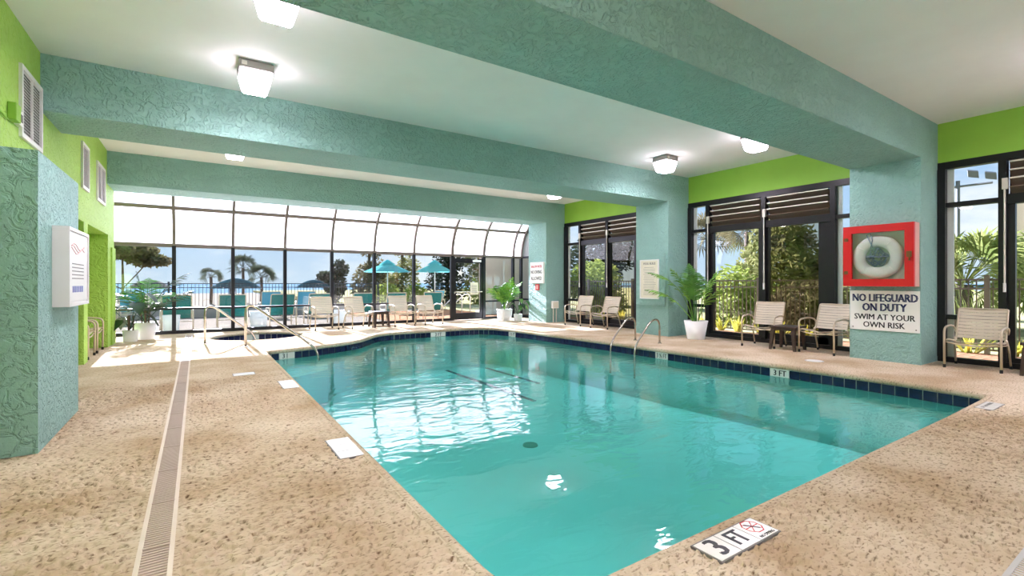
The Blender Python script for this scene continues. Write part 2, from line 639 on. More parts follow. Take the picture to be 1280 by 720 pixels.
SPA_C, SPA_R = (1.36, 14.36), 1.1
SPA = circle(SPA_C[0], SPA_C[1], SPA_R, 40)


def offset(poly, d):
    """move a ccw outline outwards by d"""
    n = len(poly)
    out = []
    for i in range(n):
        a, b, c = (Vector(poly[i - 1]), Vector(poly[i]), Vector(poly[(i + 1) % n]))
        n1 = Vector(((b - a).y, -(b - a).x)).normalized()
        n2 = Vector(((c - b).y, -(c - b).x)).normalized()
        nn = (n1 + n2).normalized()
        k = d / max(0.35, nn.dot(n1))
        out.append((b.x + nn.x * k, b.y + nn.y * k))
    return out


COPW = 0.06
# ================================================================== floor
RELIEF = [(-1.6, 1.11, 1.7, 8.2), (1.62, 7.9, 0.63, 1.595)]
DRAIN_X = (-0.26, -0.10)
DRAIN2_Y = (0.44, 0.61)


def make_floor():
    outer = [(-4.2, Y0), (XR + 0.3, Y0), (XR + 0.3, YW + 0.2), (-4.2, YW + 0.2)]
    holes = [list(reversed(offset(POOL, COPW))), list(reversed(circle(SPA_C[0], SPA_C[1], SPA_R + COPW, 40)))]
    for x0, x1, y0, y1 in RELIEF:
        holes.append([(x0, y0), (x0, y1), (x1, y1), (x1, y0)])
    loops = [outer] + holes
    vv = [Vector((x, y, 0)) for lp in loops for x, y in lp]
    tris = tessellate_polygon([[Vector((x, y, 0)) for x, y in lp] for lp in loops])
    mb = MB()
    fs = []
    for t in tris:
        a, b, c = [vv[i] for i in t]
        fs.append(t if (b - a).cross(c - a).z > 0 else (t[0], t[2], t[1]))
    mb.add(vv, fs)
    # concrete slab edge under the glass line
    fl = mb.build('floor', M['deck'])
    tag(fl, 'textured beige pool deck around the indoor pool', 'floor', kind='structure')
    # relief of the troweled coating close to the camera as real geometry
    rng = np.random.default_rng(3)
    N = 1024
    fx = np.fft.fftfreq(N)[None, :]
    fy = np.fft.fftfreq(N)[:, None]
    F = np.fft.fft2(rng.standard_normal((N, N)))
    ca, sa = math.cos(-0.45), math.sin(-0.45)
    u, v = fx, fy
    q = np.sqrt((u / 0.10) ** 2 + (v / 0.15) ** 2)
    h = np.real(np.fft.ifft2(F * np.exp(-q ** 2) * (q > 0.25)))
    h /= h.std()
    F2 = np.fft.fft2(rng.standard_normal((N, N)))
    q2 = np.sqrt(fx ** 2 + fy ** 2) / 0.004
    big = np.real(np.fft.ifft2(F2 * np.exp(-q2 ** 2)))
    big /= big.std()
    t = np.clip((h + 0.55 * big - 0.05) / 0.6, 0, 1)
    hgt = -0.019 * t * t * (3 - 2 * t)
    for x0, x1, y0, y1 in RELIEF:
        step = 0.0066
        nx, ny = int((x1 - x0) / step), int((y1 - y0) / step)
        gx = np.linspace(x0, x1, nx + 1)
        gy = np.linspace(y0, y1, ny + 1)
        X, Y = np.meshgrid(gx, gy)
        ii = ((X + 20) / 0.0066).astype(int) % N
        jj = ((Y + 20) / 0.0066).astype(int) % N
        Zv = hgt[jj, ii].copy()
        Zv[0, :] = Zv[-1, :] = 0
        Zv[:, 0] = Zv[:, -1] = 0
        Zv[(X > DRAIN_X[0] - 0.03) & (X < DRAIN_X[1] + 0.03)] *= 0.2
        co = np.stack([X, Y, Zv], -1).reshape(-1, 3)
        me = bpy.data.meshes.new('deck_relief')
        me.vertices.add(len(co))
        me.vertices.foreach_set('co', co.astype(np.float32).ravel())
        j, i = np.meshgrid(np.arange(ny), np.arange(nx), indexing='ij')
        a = (j * (nx + 1) + i).ravel()
        quads = np.stack([a, a + 1, a + nx + 2, a + nx + 1], -1)
        # leave out the channel of the drain
        cx = (co[quads[:, 0], 0] + co[quads[:, 2], 0]) / 2
        quads = quads[~((cx > DRAIN_X[0] + 0.005) & (cx < DRAIN_X[1] - 0.005))]
        me.loops.add(quads.size)
        me.loops.foreach_set('vertex_index', quads.ravel().astype(np.int32))
        me.polygons.add(len(quads))
        me.polygons.foreach_set('loop_start', np.arange(0, quads.size, 4, dtype=np.int32))
        me.materials.append(M['deck_relief'])
        me.update(calc_edges=True)
        me.polygons.foreach_set('use_smooth', [True] * len(quads))
        r = put('coating_relief', me, fl)
        r['kind'] = 'stuff'
    return fl


FLOOR = make_floor()

# ================================================================== ceiling, beams, columns, walls
ce = MB().box(-4.2, XR + 0.3, Y0, 14.42, ZC, ZC + 0.25).build('ceiling', M['ceiling'])
tag(ce, 'flat white painted ceiling between the teal beams', 'ceiling', kind='structure')

bnames = ['past the lone strap chair bay', 'ending at the column with the life ring', 'ending at the column with the rules board',
          'above the curved glass wall']
for i, (a, b) in enumerate(BEAMS):
    x0 = -2.6 if i == 3 else XL
    bm_ = MB().box(x0, XR, a, b, ZB, ZC - 0.002).build('ceiling_beam', M['teal_smooth'])
    tag(bm_, 'deep teal stucco ceiling beam ' + bnames[i], 'beam', kind='structure')
    cb = MB().box(XC, XR + 0.2, a, b, 0, ZB + 0.001).build('column', M['teal'])
    tag(cb, 'square teal stucco column ' + ['beyond the lone strap chair bay', 'carrying the red life ring cabinet',
                                            'carrying the framed rules board', 'with the small no diving sign'][i], 'column', kind='structure')

# right wall: green band over each bay
wr = MB()
edges = [Y0] + [v for ab in BEAMS for v in ab] + [YW]
for k in range(0, len(edges), 2):
    wr.box(XR, XR + 0.2, edges[k], edges[k + 1], ZG, ZC)
wr.box(XR, XR + 0.2, Y0, BEAMS[0][0], 0, ZG)
wr = wr.build('wall_right', M['green'])
tag(wr, 'lime green wall band above the sliding doors', 'wall', kind='structure')

wl_ = MB()
wl_.box(-2.6, XL, Y0, 14.42, 2.45, ZC)
wl_.box(-2.6, XL, Y0, 7.0, 0, 2.45)
wl_.box(-2.6, XL, 10.86, 11.2, 0, 2.45)
wl_.box(-2.6, XL, 13.5, 14.42, 0, 2.45)
wl_.box(-2.6, XL + 0.03, 13.9, 14.40, 0, 2.2)
wl_.box(-2.8, -2.6, 7.0, YW + 0.2, 0, ZC)
wl_ = wl_.build('wall_left', M['green_stucco'])
tag(wl_, 'lime green stucco wall with a deep niche', 'wall', kind='structure')
pb = MB().box(-4.2, -1.09, 5.41, 7.0, 0, 2.49).build('wall_partition', M['teal'])
tag(pb, 'teal stucco partition block below the wall vent', 'wall', kind='structure')
wb = MB().box(-4.2, XR + 0.3, Y0 - 0.2, Y0, 0, ZC).build('wall_back', M['ceiling'])
tag(wb, 'plain white wall behind the near end of the pool', 'wall', kind='structure')

# ================================================================== pool
pool = thing('swimming_pool', 'indoor swimming pool with turquoise water and navy waterline tiles', 'pool', (0, 0, 0))
WZ = -0.205


def ring_strip(loops, name, m, parent, smooth=True):
    n = len(loops[0])
    mb = MB()
    vs = [p for lp in loops for p in lp]
    fs = []
    for i in range(len(loops) - 1):
        for k in range(n):
            fs.append((i * n + k, i * n + (k + 1) % n, (i + 1) * n + (k + 1) % n, (i + 1) * n + k))
    mb.add(vs, fs)
    return mb.build(name, m, parent, smooth)


def resample(poly, step):
    out = []
    n = len(poly)
    for i in range(n):
        a, b = Vector(poly[i]), Vector(poly[(i + 1) % n])
        k = max(1, int(round((b - a).length / step)))
        out += [tuple(a.lerp(b, t / k)) for t in range(k)]
    return out


def coping(poly, parent):
    prof = [(COPW, -0.02), (COPW, 0.0), (0.03, 0.004), (0.01, 0.0), (-0.012, -0.018), (-0.022, -0.045), (-0.012, -0.07), (0.004, -0.075)]
    ring_strip([[(x, y, z) for x, y in offset(poly, d)] for d, z in prof], 'coping', M['deck'], parent)


coping(POOL, pool)
ring_strip([[(x, y, z) for x, y in offset(POOL, d)] for d, z in [(0.012, -0.06), (0.012, -0.23)]], 'grout_band', M['grout'], pool)
ring_strip([[(x, y, z) for x, y in offset(POOL, d)] for d, z in [(0.014, -0.225), (0.002, -0.23), (0.0, -1.0), (-0.15, -1.12)]],
           'wall_plaster', M['plaster'], pool)
mb = MB()
pf = offset(POOL, -0.15)
mb.add([(x, y, -1.12) for x, y in pf], [tuple(range(len(pf)))])
mb.build('basin_floor', M['plaster'], pool)
mb = MB()
mb.add([(x, y, WZ) for x, y in offset(POOL, 0.008)], [tuple(range(len(POOL)))])
mb.build('water_surface', M['water'], pool)
# entry step in the corner under the long handrail
st = MB()
stp = [(1.19, 10.97), (1.19, 10.0), (1.6, 10.0), (2.3, 10.5), (2.45, 11.3), (2.16, 11.22), (1.65, 11.06)]
st.add([(x, y, -0.42) for x, y in stp] + [(x, y, -1.1) for x, y in stp],
       [tuple(range(7))[::-1]] + [(k, (k + 1) % 7, 7 + (k + 1) % 7, 7 + k) for k in range(7)])
st.build('entry_step', M['plaster'], pool)
# two rows of dark tile on the basin floor
for (xa, ya), (xb, yb) in [((6.0, 12.5), (6.0, 8.2)), ((7.15, 12.2), (7.15, 9.6))]:
    MB().box(xa - 0.05, xa + 0.05, yb, ya, -1.12, -1.112).build('floor_stripe', M['tile_line'], pool)


# main drains on the basin floor
for x_, y_ in ((4.31, 6.01),):
    dn = MB().lathe([(0.12, -1.12), (0.11, -1.1), (0.04, -1.095)], 20).build('main_drain', M['drain_green'], pool, loc=(x_, y_, 0))

# waterline tiles
def outline_walk(poly, pitch):
    """centres and tangents at equal arc length"""
    pts = [Vector(p) for p in poly] + [Vector(poly[0])]
    seg = [(pts[i + 1] - pts[i]).length for i in range(len(pts) - 1)]
    total = sum(seg)
    n = int(total / pitch)
    pt = total / n
    res = []
    for k in range(n):
        s = (k + 0.5) * pt
        i = 0
        while s > seg[i]:
            s -= seg[i]
            i += 1
        d = (pts[i + 1] - pts[i]).normalized()
        res.append((pts[i] + d * s, d))
    return res


def text_mesh(body, size, m, align='CENTER', ext=0.0008, sx=1.0):
    cu = bpy.data.curves.new('lettering', 'FONT')
    cu.body = body
    cu.size = size
    cu.align_x = align
    cu.align_y = 'CENTER'
    cu.extrude = ext
    cu.resolution_u = 2
    o = bpy.data.objects.new('lettering', cu)
    COL.objects.link(o)
    bpy.context.view_layer.update()
    me = bpy.data.meshes.new_from_object(o)
    bpy.data.objects.remove(o)
    bpy.data.curves.remove(cu)
    me.materials.clear()
    me.materials.append(m)
    if sx != 1.0:
        me.transform(Matrix.Diagonal((sx, 1, 1, 1)))
    return me


def bold(me, d):
    """thicken lettering by doubling it with a small shift"""
    import bmesh
    b = bmesh.new()
    b.from_mesh(me)
    geo = list(b.verts) + list(b.edges) + list(b.faces)
    dup = bmesh.ops.duplicate(b, geom=geo)
    for v in [g for g in dup['geom'] if isinstance(g, bmesh.types.BMVert)]:
        v.co.x += d
        v.co.z += 0.0002
    b.to_mesh(me)
    b.free()
    return me


def lettering(parent, me, origin, xd, yd, name='lettering'):
    o = bpy.data.objects.new(name, me)
    COL.objects.link(o)
    o.parent = parent
    xd, yd = Vector(xd).normalized(), Vector(yd).normalized()
    zd = xd.cross(yd)
    mm = Matrix((xd, yd, zd)).transposed().to_4x4()
    mm.translation = Vector(origin)
    o.matrix_local = mm
    return o


TZ = -0.1475
tile_me = MB().box(-0.074, 0.074, -0.006, 0.006, -0.0675, 0.0675).mesh('tile', M['tile_navy'])
tile_w = MB().box(-0.074, 0.074, -0.0065, 0.0065, -0.0675, 0.0675).mesh('marker_tile', M['tile_white'])
MARKS = [((8.36, 4.35), '3 FT', 2), ((8.22, 6.75), '3 ½ FT', 2), ((1.62, 11.08), '3 FT', 2), ((6.1, 13.17), '3 FT', 3), ((8.0, 12.0), '3 ½ FT', 2)]
walk = outline_walk(POOL, 0.16)
used = {}
for (mx_, my_), body, cnt in MARKS:
    order = sorted(range(len(walk)), key=lambda k: (walk[k][0] - Vector((mx_, my_))).length)
    best = sorted(order[:cnt])
    for k in best:
        used[k] = 1
    cpos = sum((walk[k][0] for k in best), Vector((0, 0))) / cnt
    d = walk[best[0]][1]
    nrm = Vector((-d.y, d.x))
    c3 = Vector((cpos.x, cpos.y, TZ)) + Vector((nrm.x, nrm.y, 0)) * 0.008
    lettering(pool, bold(text_mesh(body, 0.135, M['ink'], sx=0.85 if '½' not in body else 0.62), 0.007), c3, (-d.x, -d.y, 0), (0, 0, 1), 'depth_lettering')
for k, (p, d) in enumerate(walk):
    o = put('marker_tile' if k in used else 'tile', tile_w if k in used else tile_me, pool, (p.x, p.y, TZ), math.atan2(d.y, d.x))

# spa
spa = thing('hot_tub', 'round in-deck hot tub close to the curved glass wall', 'hot tub', (SPA_C[0], SPA_C[1], 0))
loc_spa = circle(0, 0, SPA_R, 40)
coping(loc_spa, spa)
ring_strip([[(x, y, z) for x, y in offset(loc_spa, d)] for d, z in [(0.012, -0.06), (0.012, -0.24), (0.0, -0.25), (0, -0.8)]], 'wall_plaster', M['grout'], spa)
mb = MB()
mb.add([(x, y, -0.8) for x, y in loc_spa], [tuple(range(40))])
mb.build('basin_floor', M['plaster'], spa)
mb = MB()
mb.add([(x, y, -0.21) for x, y in loc_spa], [tuple(range(40))])
mb.build('water_surface', M['water_spa'], spa)
for k, (p, d) in enumerate(outline_walk(loc_spa, 0.16)):
    put('tile', tile_w if k in (10, 11) else tile_me, spa, (p.x, p.y, TZ), math.atan2(d.y, d.x))

# ================================================================== deck markers
def deck_tiles(label, cx, cy, n, along, w, d, group=None):
    t = thing('deck_marker', label, 'marker tile', (cx, cy, 0.0), 0, group)
    me = bevel_free = MB().box(-w / 2 + 0.004, w / 2 - 0.004, -d / 2 + 0.004, d / 2 - 0.004, -0.008, 0.004).mesh('tile', M['tile_white'])
    res = []
    for k in range(n):
        off = (k - (n - 1) / 2)
        lx, ly = (off * w, 0) if along == 'x' else (0, off * d)
        res.append(put('tile', me, t, (lx, ly, 0)))
    bw, bd = (n * w / 2, d / 2) if along == 'x' else (w / 2, n * d / 2)
    MB().box(-bw - 0.006, bw + 0.006, -bd - 0.006, bd + 0.006, -0.012, 0.0015).build('grout_bed', M['ink_grey'], t)
    return t


dm = deck_tiles('depth tiles reading 3 FT with a no diving symbol, set in the deck edge', 2.47, 1.50, 3, 'x', 0.182, 0.175)
ZT = 0.0048
lettering(dm, bold(text_mesh('3', 0.20, M['ink'], sx=0.9), 0.012), (-0.182, 0, ZT), (1, 0, 0), (0, 1, 0))
lettering(dm, bold(text_mesh('FT', 0.17, M['ink'], sx=0.62), 0.010), (-0.003, 0, ZT), (1, 0, 0), (0, 1, 0))
lettering(dm, text_mesh('NO DIVING', 0.03, M['ink'], sx=0.85), (0.182, -0.068, ZT), (1, 0, 0), (0, 1, 0))
oc = MB()
for k in range(8):
    a0, a1 = PI / 8 + k * PI / 4, PI / 8 + (k + 1) * PI / 4
    vs = []
    for r in (0.058, 0.066):
        for a in (a0, a1):
            vs.append((r * math.cos(a), r * math.sin(a), 0))
    oc.add(vs, [(0, 2, 3, 1)])
for ang in (PI / 4, -PI / 4):
    pass
oc.obox((0, 0, 0), Vector((0.058, 0.0, 0)), Vector((0, 0.003, 0)), (0, 0, 0.0003))
oc.obox((0, 0, 0), Vector((0.041, 0.041, 0)), Vector((-0.002, 0.002, 0)), (0, 0, 0.0003))
oc.obox((0, 0, 0), Vector((0.041, -0.041, 0)), Vector((0.002, 0.002, 0)), (0, 0, 0.0003))
oc.build('no_diving_symbol', M['ink_red'], dm, loc=(0.182, 0.022, ZT))
MB().obox((0, 0, 0), Vector((0.028, -0.034, 0)), Vector((0.004, 0.0035, 0)), (0, 0, 0.0003)).build('diver_figure', M['ink'], dm, loc=(0.182, 0.022, ZT + 0.0005))
deck_tiles('three white deck tiles in a row at the pool edge, nearer the teal partition', 1.045, 4.17, 3, 'y', 0.195, 0.175)
deck_tiles('three white deck tiles in a row at the pool edge, further along toward the handrails', 1.055, 7.2, 3, 'y', 0.2, 0.19)
deck_tiles('lone white deck tile set back from the pool edge, beyond the drain', 0.6, 8.38, 1, 'x', 0.29, 0.22)
dm4 = deck_tiles('white deck tiles with small lettering by the pool corner below the no lifeguard sign', 7.53, 1.53, 3, 'x', 0.16, 0.15)
lettering(dm4, text_mesh('3 FT  NO DIVING', 0.05, M['ink_grey']), (0, 0.02, ZT), (1, 0, 0), (0, 1, 0))

# skimmer lid on the right deck
sk = thing('skimmer_lid', 'flat pale round skimmer lid in the deck before the life ring column', 'lid', (9.25, 4.15, 0))
MB().lathe([(0.15, -0.004), (0.15, 0.004), (0.135, 0.006)], 24).build('rim', M['tile_white'], sk)
MB().lathe([(0.128, 0.0), (0.126, 0.0075), (0.02, 0.009)], 24).build('cover', M['white_paint'], sk)
# skimmer mouth in the pool wall
skm = MB().box(-0.006, 0.02, -0.18, 0.18, -0.2, -0.085).build('skimmer_mouth', M['dark_void'], pool, loc=(8.345, 3.98, 0), rz=0.0)


# ================================================================== drains
def drain(label, x0, x1, y0, y1, axis, sec, m_rail, m_grate):
    t = thing('channel_drain', label, 'drain', (x0, y0, 0))
    w, L = (x1 - x0, y1 - y0) if axis == 'y' else (y1 - y0, x1 - x0)

    def bx(mb_, a0, a1, b0, b1, z0, z1):
        return mb_.box(a0, a1, b0, b1, z0, z1) if axis == 'y' else mb_.box(b0, b1, a0, a1, z0, z1)
    for a in (0.0, w - 0.022):
        bx(MB(), a, a + 0.022, 0, L, -0.03, 0.004).build('frame_rail', m_rail, t)
    bx(MB(), 0.0, w, 0, L, -0.035, -0.03).build('channel_bed', M['dark_void'], t)
    n = int(L / sec)
    g = MB()
    k = int(sec / 0.027)
    for i in range(k):
        b = 0.012 + i * (sec - 0.012) / k
        bx(g, 0.02, w - 0.02, b, b + 0.0135, -0.012, 0.002)
    bx(g, 0.02, w - 0.02, 0.0, 0.016, -0.012, 0.006)
    me = g.mesh('grate', m_grate)
    for i in range(n):
        put('grate', me, t, (0, i * sec, 0) if axis == 'y' else (i * sec, 0, 0))
    return t


drain('long slotted trench drain running beside the pool toward the glass wall', DRAIN_X[0], DRAIN_X[1], 1.9, 15.6, 'y', 0.62, M['drain_rail'], M['drain_grate'])
drain('grey slotted trench drain running along the near end of the pool', 1.0, 9.4, DRAIN2_Y[0], DRAIN2_Y[1], 'x', 0.7, M['drain_grey'], M['drain_grey'])


# ================================================================== window_1: curved glass wall
win = thing('window_1', 'tall glass wall with brown mullions and white panels curving in at the top', 'window', (0, YW, 0), kind='structure')
MULX = [-2.55, -1.93, -0.53, 0.87, 2.25, 3.63, 5.01, 6.43, 7.93, 9.29, 10.66, 11.06]
RC, ZT0 = 1.75, 2.42


def curve_pt(th, r=RC):
    return (-(RC - r * math.cos(th)), ZT0 + r * math.sin(th))


TH_BAR, TH_END = 0.62, 1.05
for k, x in enumerate(MULX):
    hw = 0.046 if k not in (8, 9) else 0.06
    MB().box(x - hw, x + hw, -0.09, 0.03, 0, ZT0).build('mullion', M['alu_dark'] if k > 1 else M['alu_bronze'], win)
    mb = MB()
    N = 12
    vs, fs = [], []
    for i in range(N + 1):
        th = TH_END * i / N
        for rr in (RC - 0.10, RC + 0.02):
            y, z = curve_pt(th, rr)
            vs += [(x - hw * 0.8, y, z), (x + hw * 0.8, y, z)]
    for i in range(N):
        a, b = i * 4, (i + 1) * 4
        fs += [(a, a + 1, b + 1, b), (a + 2, b + 2, b + 3, a + 3), (a, b, b + 2, a + 2), (a + 1, a + 3, b + 3, b + 1)]
    fs += [(0, 2, 3, 1), (N * 4, N * 4 + 1, N * 4 + 3, N * 4 + 2)]
    mb.add(vs, fs)
    mb.build('curved_mullion', M['alu_bronze'], win)
for k in range(len(MULX) - 1):
    a, b = MULX[k] + 0.03, MULX[k + 1] - 0.03
    is_door = k == 8
    MB().box(a, b, -0.085, 0.03, ZT0 - 0.04, ZT0 + 0.06).build('transom', M['alu_bronze'], win)
    y, z = curve_pt(TH_BAR)
    MB().obox(((a + b) / 2, y, z), ((b - a) / 2, 0, 0), (0, 0.05 * math.cos(TH_BAR + PI / 2), 0.05 * math.sin(TH_BAR + PI / 2)),
              (0, -0.04 * math.sin(TH_BAR + PI / 2), 0.04 * math.cos(TH_BAR + PI / 2))).build('curved_transom', M['alu_bronze'], win)
    # curved upper panels
    for t0, t1, m_, nm in ((0.02, TH_BAR - 0.02, M['frosted'], 'frosted_pane'), (TH_BAR + 0.02, TH_END, M['clear_top'], 'top_pane')):
        mb = MB()
        vs, fs = [], []
        n = 8
        for i in range(n + 1):
            yy, zz = curve_pt(t0 + (t1 - t0) * i / n, RC - 0.02)
            vs += [(a, yy, zz), (b, yy, zz)]
        for i in range(n):
            fs.append((2 * i, 2 * i + 1, 2 * i + 3, 2 * i + 2))
        mb.add(vs, fs)
        mb.build(nm, m_, win, smooth=True)
    if not is_door:
        MB().box(a, b, -0.075, 0.02, 0.0, 0.09).build('sill_rail', M['alu_dark'], win)
        if k not in (7,):
            MB().box(a, b, -0.07, 0.01, 0.66, 0.72).build('mid_rail', M['alu_dark'], win)
        MB().box(a, b, -0.032, -0.026, 0.09, 0.66 if k != 7 else ZT0 - 0.03).build('pane', M['glass'], win)
        if k != 7:
            MB().box(a, b, -0.032, -0.026, 0.72, ZT0 - 0.03).build('pane', M['glass'], win)

# door
d1 = thing('door_1', 'dark framed glass door in the curved glass wall', 'door', (8.61, YW - 0.03, 0), kind='structure')
dw = 0.635
MB().box(-dw, -dw + 0.11, -0.03, 0.03, 0.02, 2.33).build('stile', M['alu_dark'], d1)
MB().box(dw - 0.11, dw, -0.03, 0.03, 0.02, 2.33).build('stile', M['alu_dark'], d1)
MB().box(-dw + 0.11, dw - 0.11, -0.03, 0.03, 0.02, 0.27).build('bottom_rail', M['alu_dark'], d1)
MB().box(-dw + 0.11, dw - 0.11, -0.03, 0.03, 2.16, 2.33).build('top_rail', M['alu_dark'], d1)
MB().box(-dw + 0.11, dw - 0.11, -0.004, 0.004, 0.27, 2.16).build('pane', M['glass'], d1)
MB().tube([(-dw + 0.06, -0.03, 1.06), (-dw + 0.06, -0.08, 1.06), (dw - 0.06, -0.08, 1.06), (dw - 0.06, -0.03, 1.06)], 0.016).build('push_bar', M['slat_alu'], d1)
cl = MB().box(0.18, 0.52, -0.1, -0.03, 2.2, 2.28).build('door_closer', M['white_paint'], d1)
MB().tube([(0.35, -0.06, 2.28), (0.2, -0.16, 2.29), (0.4, -0.02, 2.31)], 0.012).build('closer_arm', M['slat_alu'], cl)
sg = MB().box(0.1, 0.43, -0.012, -0.006, 0.95, 1.42).build('door_notice', M['sign_cream'], d1)
for i in range(6):
    MB().box(0.15, 0.38, -0.014, -0.012, 1.02 + i * 0.055, 1.035 + i * 0.055).build('print_line', M['ink_grey'], sg)
stv = [(0.0, 0.0)] + [((0.17 if k % 2 == 0 else 0.055) * math.sin(PI * k / 5 + 0.2), (0.17 if k % 2 == 0 else 0.055) * math.cos(PI * k / 5 + 0.2)) for k in range(10)]
MB().add([(-0.33 + a, -0.006, 1.78 + b) for a, b in stv], [(0, 1 + (k + 1) % 10, 1 + k) for k in range(10)]).build('star_decal', M['sign_white'], d1)
MB().lathe([(0.02, 0), (0.02, 0.05)], 12).build('lock_cylinder', M['slat_alu'], d1, loc=(-dw + 0.05, -0.05, 1.0))


# ================================================================== right window bays
def right_bay(name, label, y0, y1, posts, wide_first=False):
    """posts run from far (large y) to near; narrow light, louvred doors, narrow light"""
    w = thing(name, label, 'window', (XR, y0, 0), kind='structure')
    A = M['alu_dark']
    X0, X1 = -0.02, 0.12

    def b(nm, ya, yb, za, zb, m_=A, xa=X0, xb=X1, par=w):
        return MB().box(xa, xb, min(ya, yb) - y0, max(ya, yb) - y0, za, zb).build(nm, m_, par)
    b('head_rail', y0, y1, 3.42, ZG)
    b('sill_rail', y0, y1, 0, 0.09)
    lines = [y1] + posts + [y0]
    for i, p in enumerate(lines):
        hw = 0.05 if 0 < i < len(lines) - 1 else 0.06
        c = p - 0.05 if i == 0 else (p + 0.05 if i == len(lines) - 1 else p)
        b('post', c - hw, c + hw, 0.09, 3.42, xa=-0.04)
    nlast = len(lines) - 2
    for i in range(len(lines) - 1):
        ya, yb = lines[i] - (0.11 if i == 0 else 0.05), lines[i + 1] + (0.11 if i == nlast else 0.05)
        if i in (0, nlast):
            b('transom', ya, yb, 2.74, 2.82)
            b('mid_rail', ya, yb, 0.76, 0.84)
            b('pane', ya, yb, 2.82, 3.42, M['glass'], 0.05, 0.056)
            b('pane', ya, yb, 0.84, 2.74, M['glass'], 0.05, 0.056)
            b('pane', ya, yb, 0.09, 0.76, M['glass'], 0.05, 0.056)
            b('jamb_cover', ya - 0.0, ya - 0.09, 0.09, 3.42, M['white_paint'], 0.08, 0.1)
        else:
            # louvre box over a door
            b('louvre_backing', ya, yb, 2.86, 3.42, M['dark_void'], 0.16, 0.17)
            for s in range(4):
                z = 2.93 + s * 0.135
                sl = MB().obox((0.05, (ya + yb) / 2 - y0, z), (0.075, 0, -0.05), (0, abs(ya - yb) / 2 - 0.03, 0),
                               (0.004, 0, 0.006)).build('louvre_slat', M['iron_brown'], w)
                if s > 0:
                    MB().obox((-0.03, (ya + yb) / 2 - y0, z + 0.052), (0.012, 0, 0), (0, abs(ya - yb) / 2 - 0.04, 0),
                              (0, 0, 0.012)).build('slat_edge', M['slat_alu'], sl)
            b('door_head', ya, yb, 2.70, 2.86)
            dk = i == 2
            inset = 0.09 if not dk else 0.05
            b('door_stile', ya, ya - inset, 0.09, 2.70, xa=0.02)
            b('door_stile', yb, yb + (inset if not dk else 0.24), 0.09, 2.70, xa=0.02)
            b('door_sill', ya - inset, yb + inset, 0.09, 0.17 if not dk else 0.24, xa=0.02)
            b('pane', ya - inset, yb + (inset if not dk else 0.24), 0.17 if not dk else 0.24, 2.70, M['glass'] if not dk else M['glass_dark'], 0.06, 0.066)
            # operator rod of the louvres
            rod = MB().tube([(-0.06, ya - y0 + 0.02, 3.02), (-0.06, ya - y0 + 0.02, 1.4)], 0.014).build('operator_rod', M['slat_alu'], w)
            MB().box(-0.08, -0.03, ya - y0 - 0.02, ya - y0 + 0.05, 2.94, 3.12).build('rod_bracket', M['slat_alu'], rod)
            MB().tube([(-0.06, ya - y0 + 0.02, 1.4), (-0.06, ya - y0 + 0.02, 1.25)], 0.02).build('rod_grip', M['white_paint'], rod)
    return w


right_bay('window_2', 'dark framed sliding doors with louvres between the rules board and no diving columns', 9.23, 13.36, [12.52, 11.2, 9.8])
right_bay('window_3', 'dark framed sliding doors with louvres between the life ring and rules board columns', 3.99, 8.14, [7.55, 6.08, 4.62])
right_bay('window_4', 'dark framed window with louvred doors beside the lone strap chair', -1.22, 2.93, [2.1, 0.62, -0.7])
w5 = thing('window_5', 'narrow dark framed side light in the corner of the curved glass wall', 'window', (XR, 14.42, 0), kind='structure')
MB().box(0, 0.1, 0, 1.68, 3.4, ZG).build('head_rail', M['alu_dark'], w5)
MB().box(0, 0.1, 0, 1.68, 2.4, 2.48).build('transom', M['alu_dark'], w5)
MB().box(0, 0.1, 0, 1.68, 0, 0.09).build('sill_rail', M['alu_dark'], w5)
MB().box(0, 0.1, 0, 1.68, 0.7, 0.77).build('mid_rail', M['alu_dark'], w5)
MB().box(-0.03, 0.1, 0.75, 0.95, 0.09, 3.4).build('post', M['alu_dark'], w5)
for ya, yb in ((0, 0.75), (0.95, 1.68)):
    for za, zb in ((0.09, 0.7), (0.77, 2.4), (2.48, 3.4)):
        MB().box(0.05, 0.056, ya, yb, za, zb).build('pane', M['glass'] if za < 2 else M['frosted'], w5)

# ================================================================== ceiling lights
def ceiling_light(x, y, label):
    t = thing('ceiling_light', label, 'light', (x, y, ZC), group='box lights on the ceiling')
    bevel(MB().box(-0.2, 0.2, -0.2, 0.2, -0.11, 0.0).build('housing', M['housing'], t), 0.02)
    df = MB().frustum(-0.195, 0.195, -0.195, 0.195, -0.33, -0.112, 0.05).build('diffuser', M['lamp_side'], t)
    bevel(df, 0.02)
    MB().box(-0.125, 0.125, -0.125, 0.125, -0.336, -0.331).build('lens', M['lamp'], df)
    MB().box(-0.17, -0.11, -0.203, -0.2, -0.08, -0.03).build('latch', M['slat_alu'], t)
    return t


for sx, side in ((0.64, 'over the trench drain side'), (8.85, 'over the sliding door side')):
    ceiling_light(sx, 7.1, f'added unseen fill light {side}, close to the rules board beam')
    ceiling_light(sx, 5.0, f'added unseen fill light {side}, half hidden by the life ring beam')
    ceiling_light(sx, 11.1, f'added unseen fill light {side}, just showing under the rules board beam')
    ceiling_light(sx, 0.7, f'added unseen fill light {side}, above the near pool end')  # this lamp and the two below are unseen, added to light the near end
    ceiling_light(sx, -0.75, f'added unseen fill light {side}, behind the near pool end')
    ceiling_light(sx, -3.2, f'added unseen fill light {side}, at the back wall')


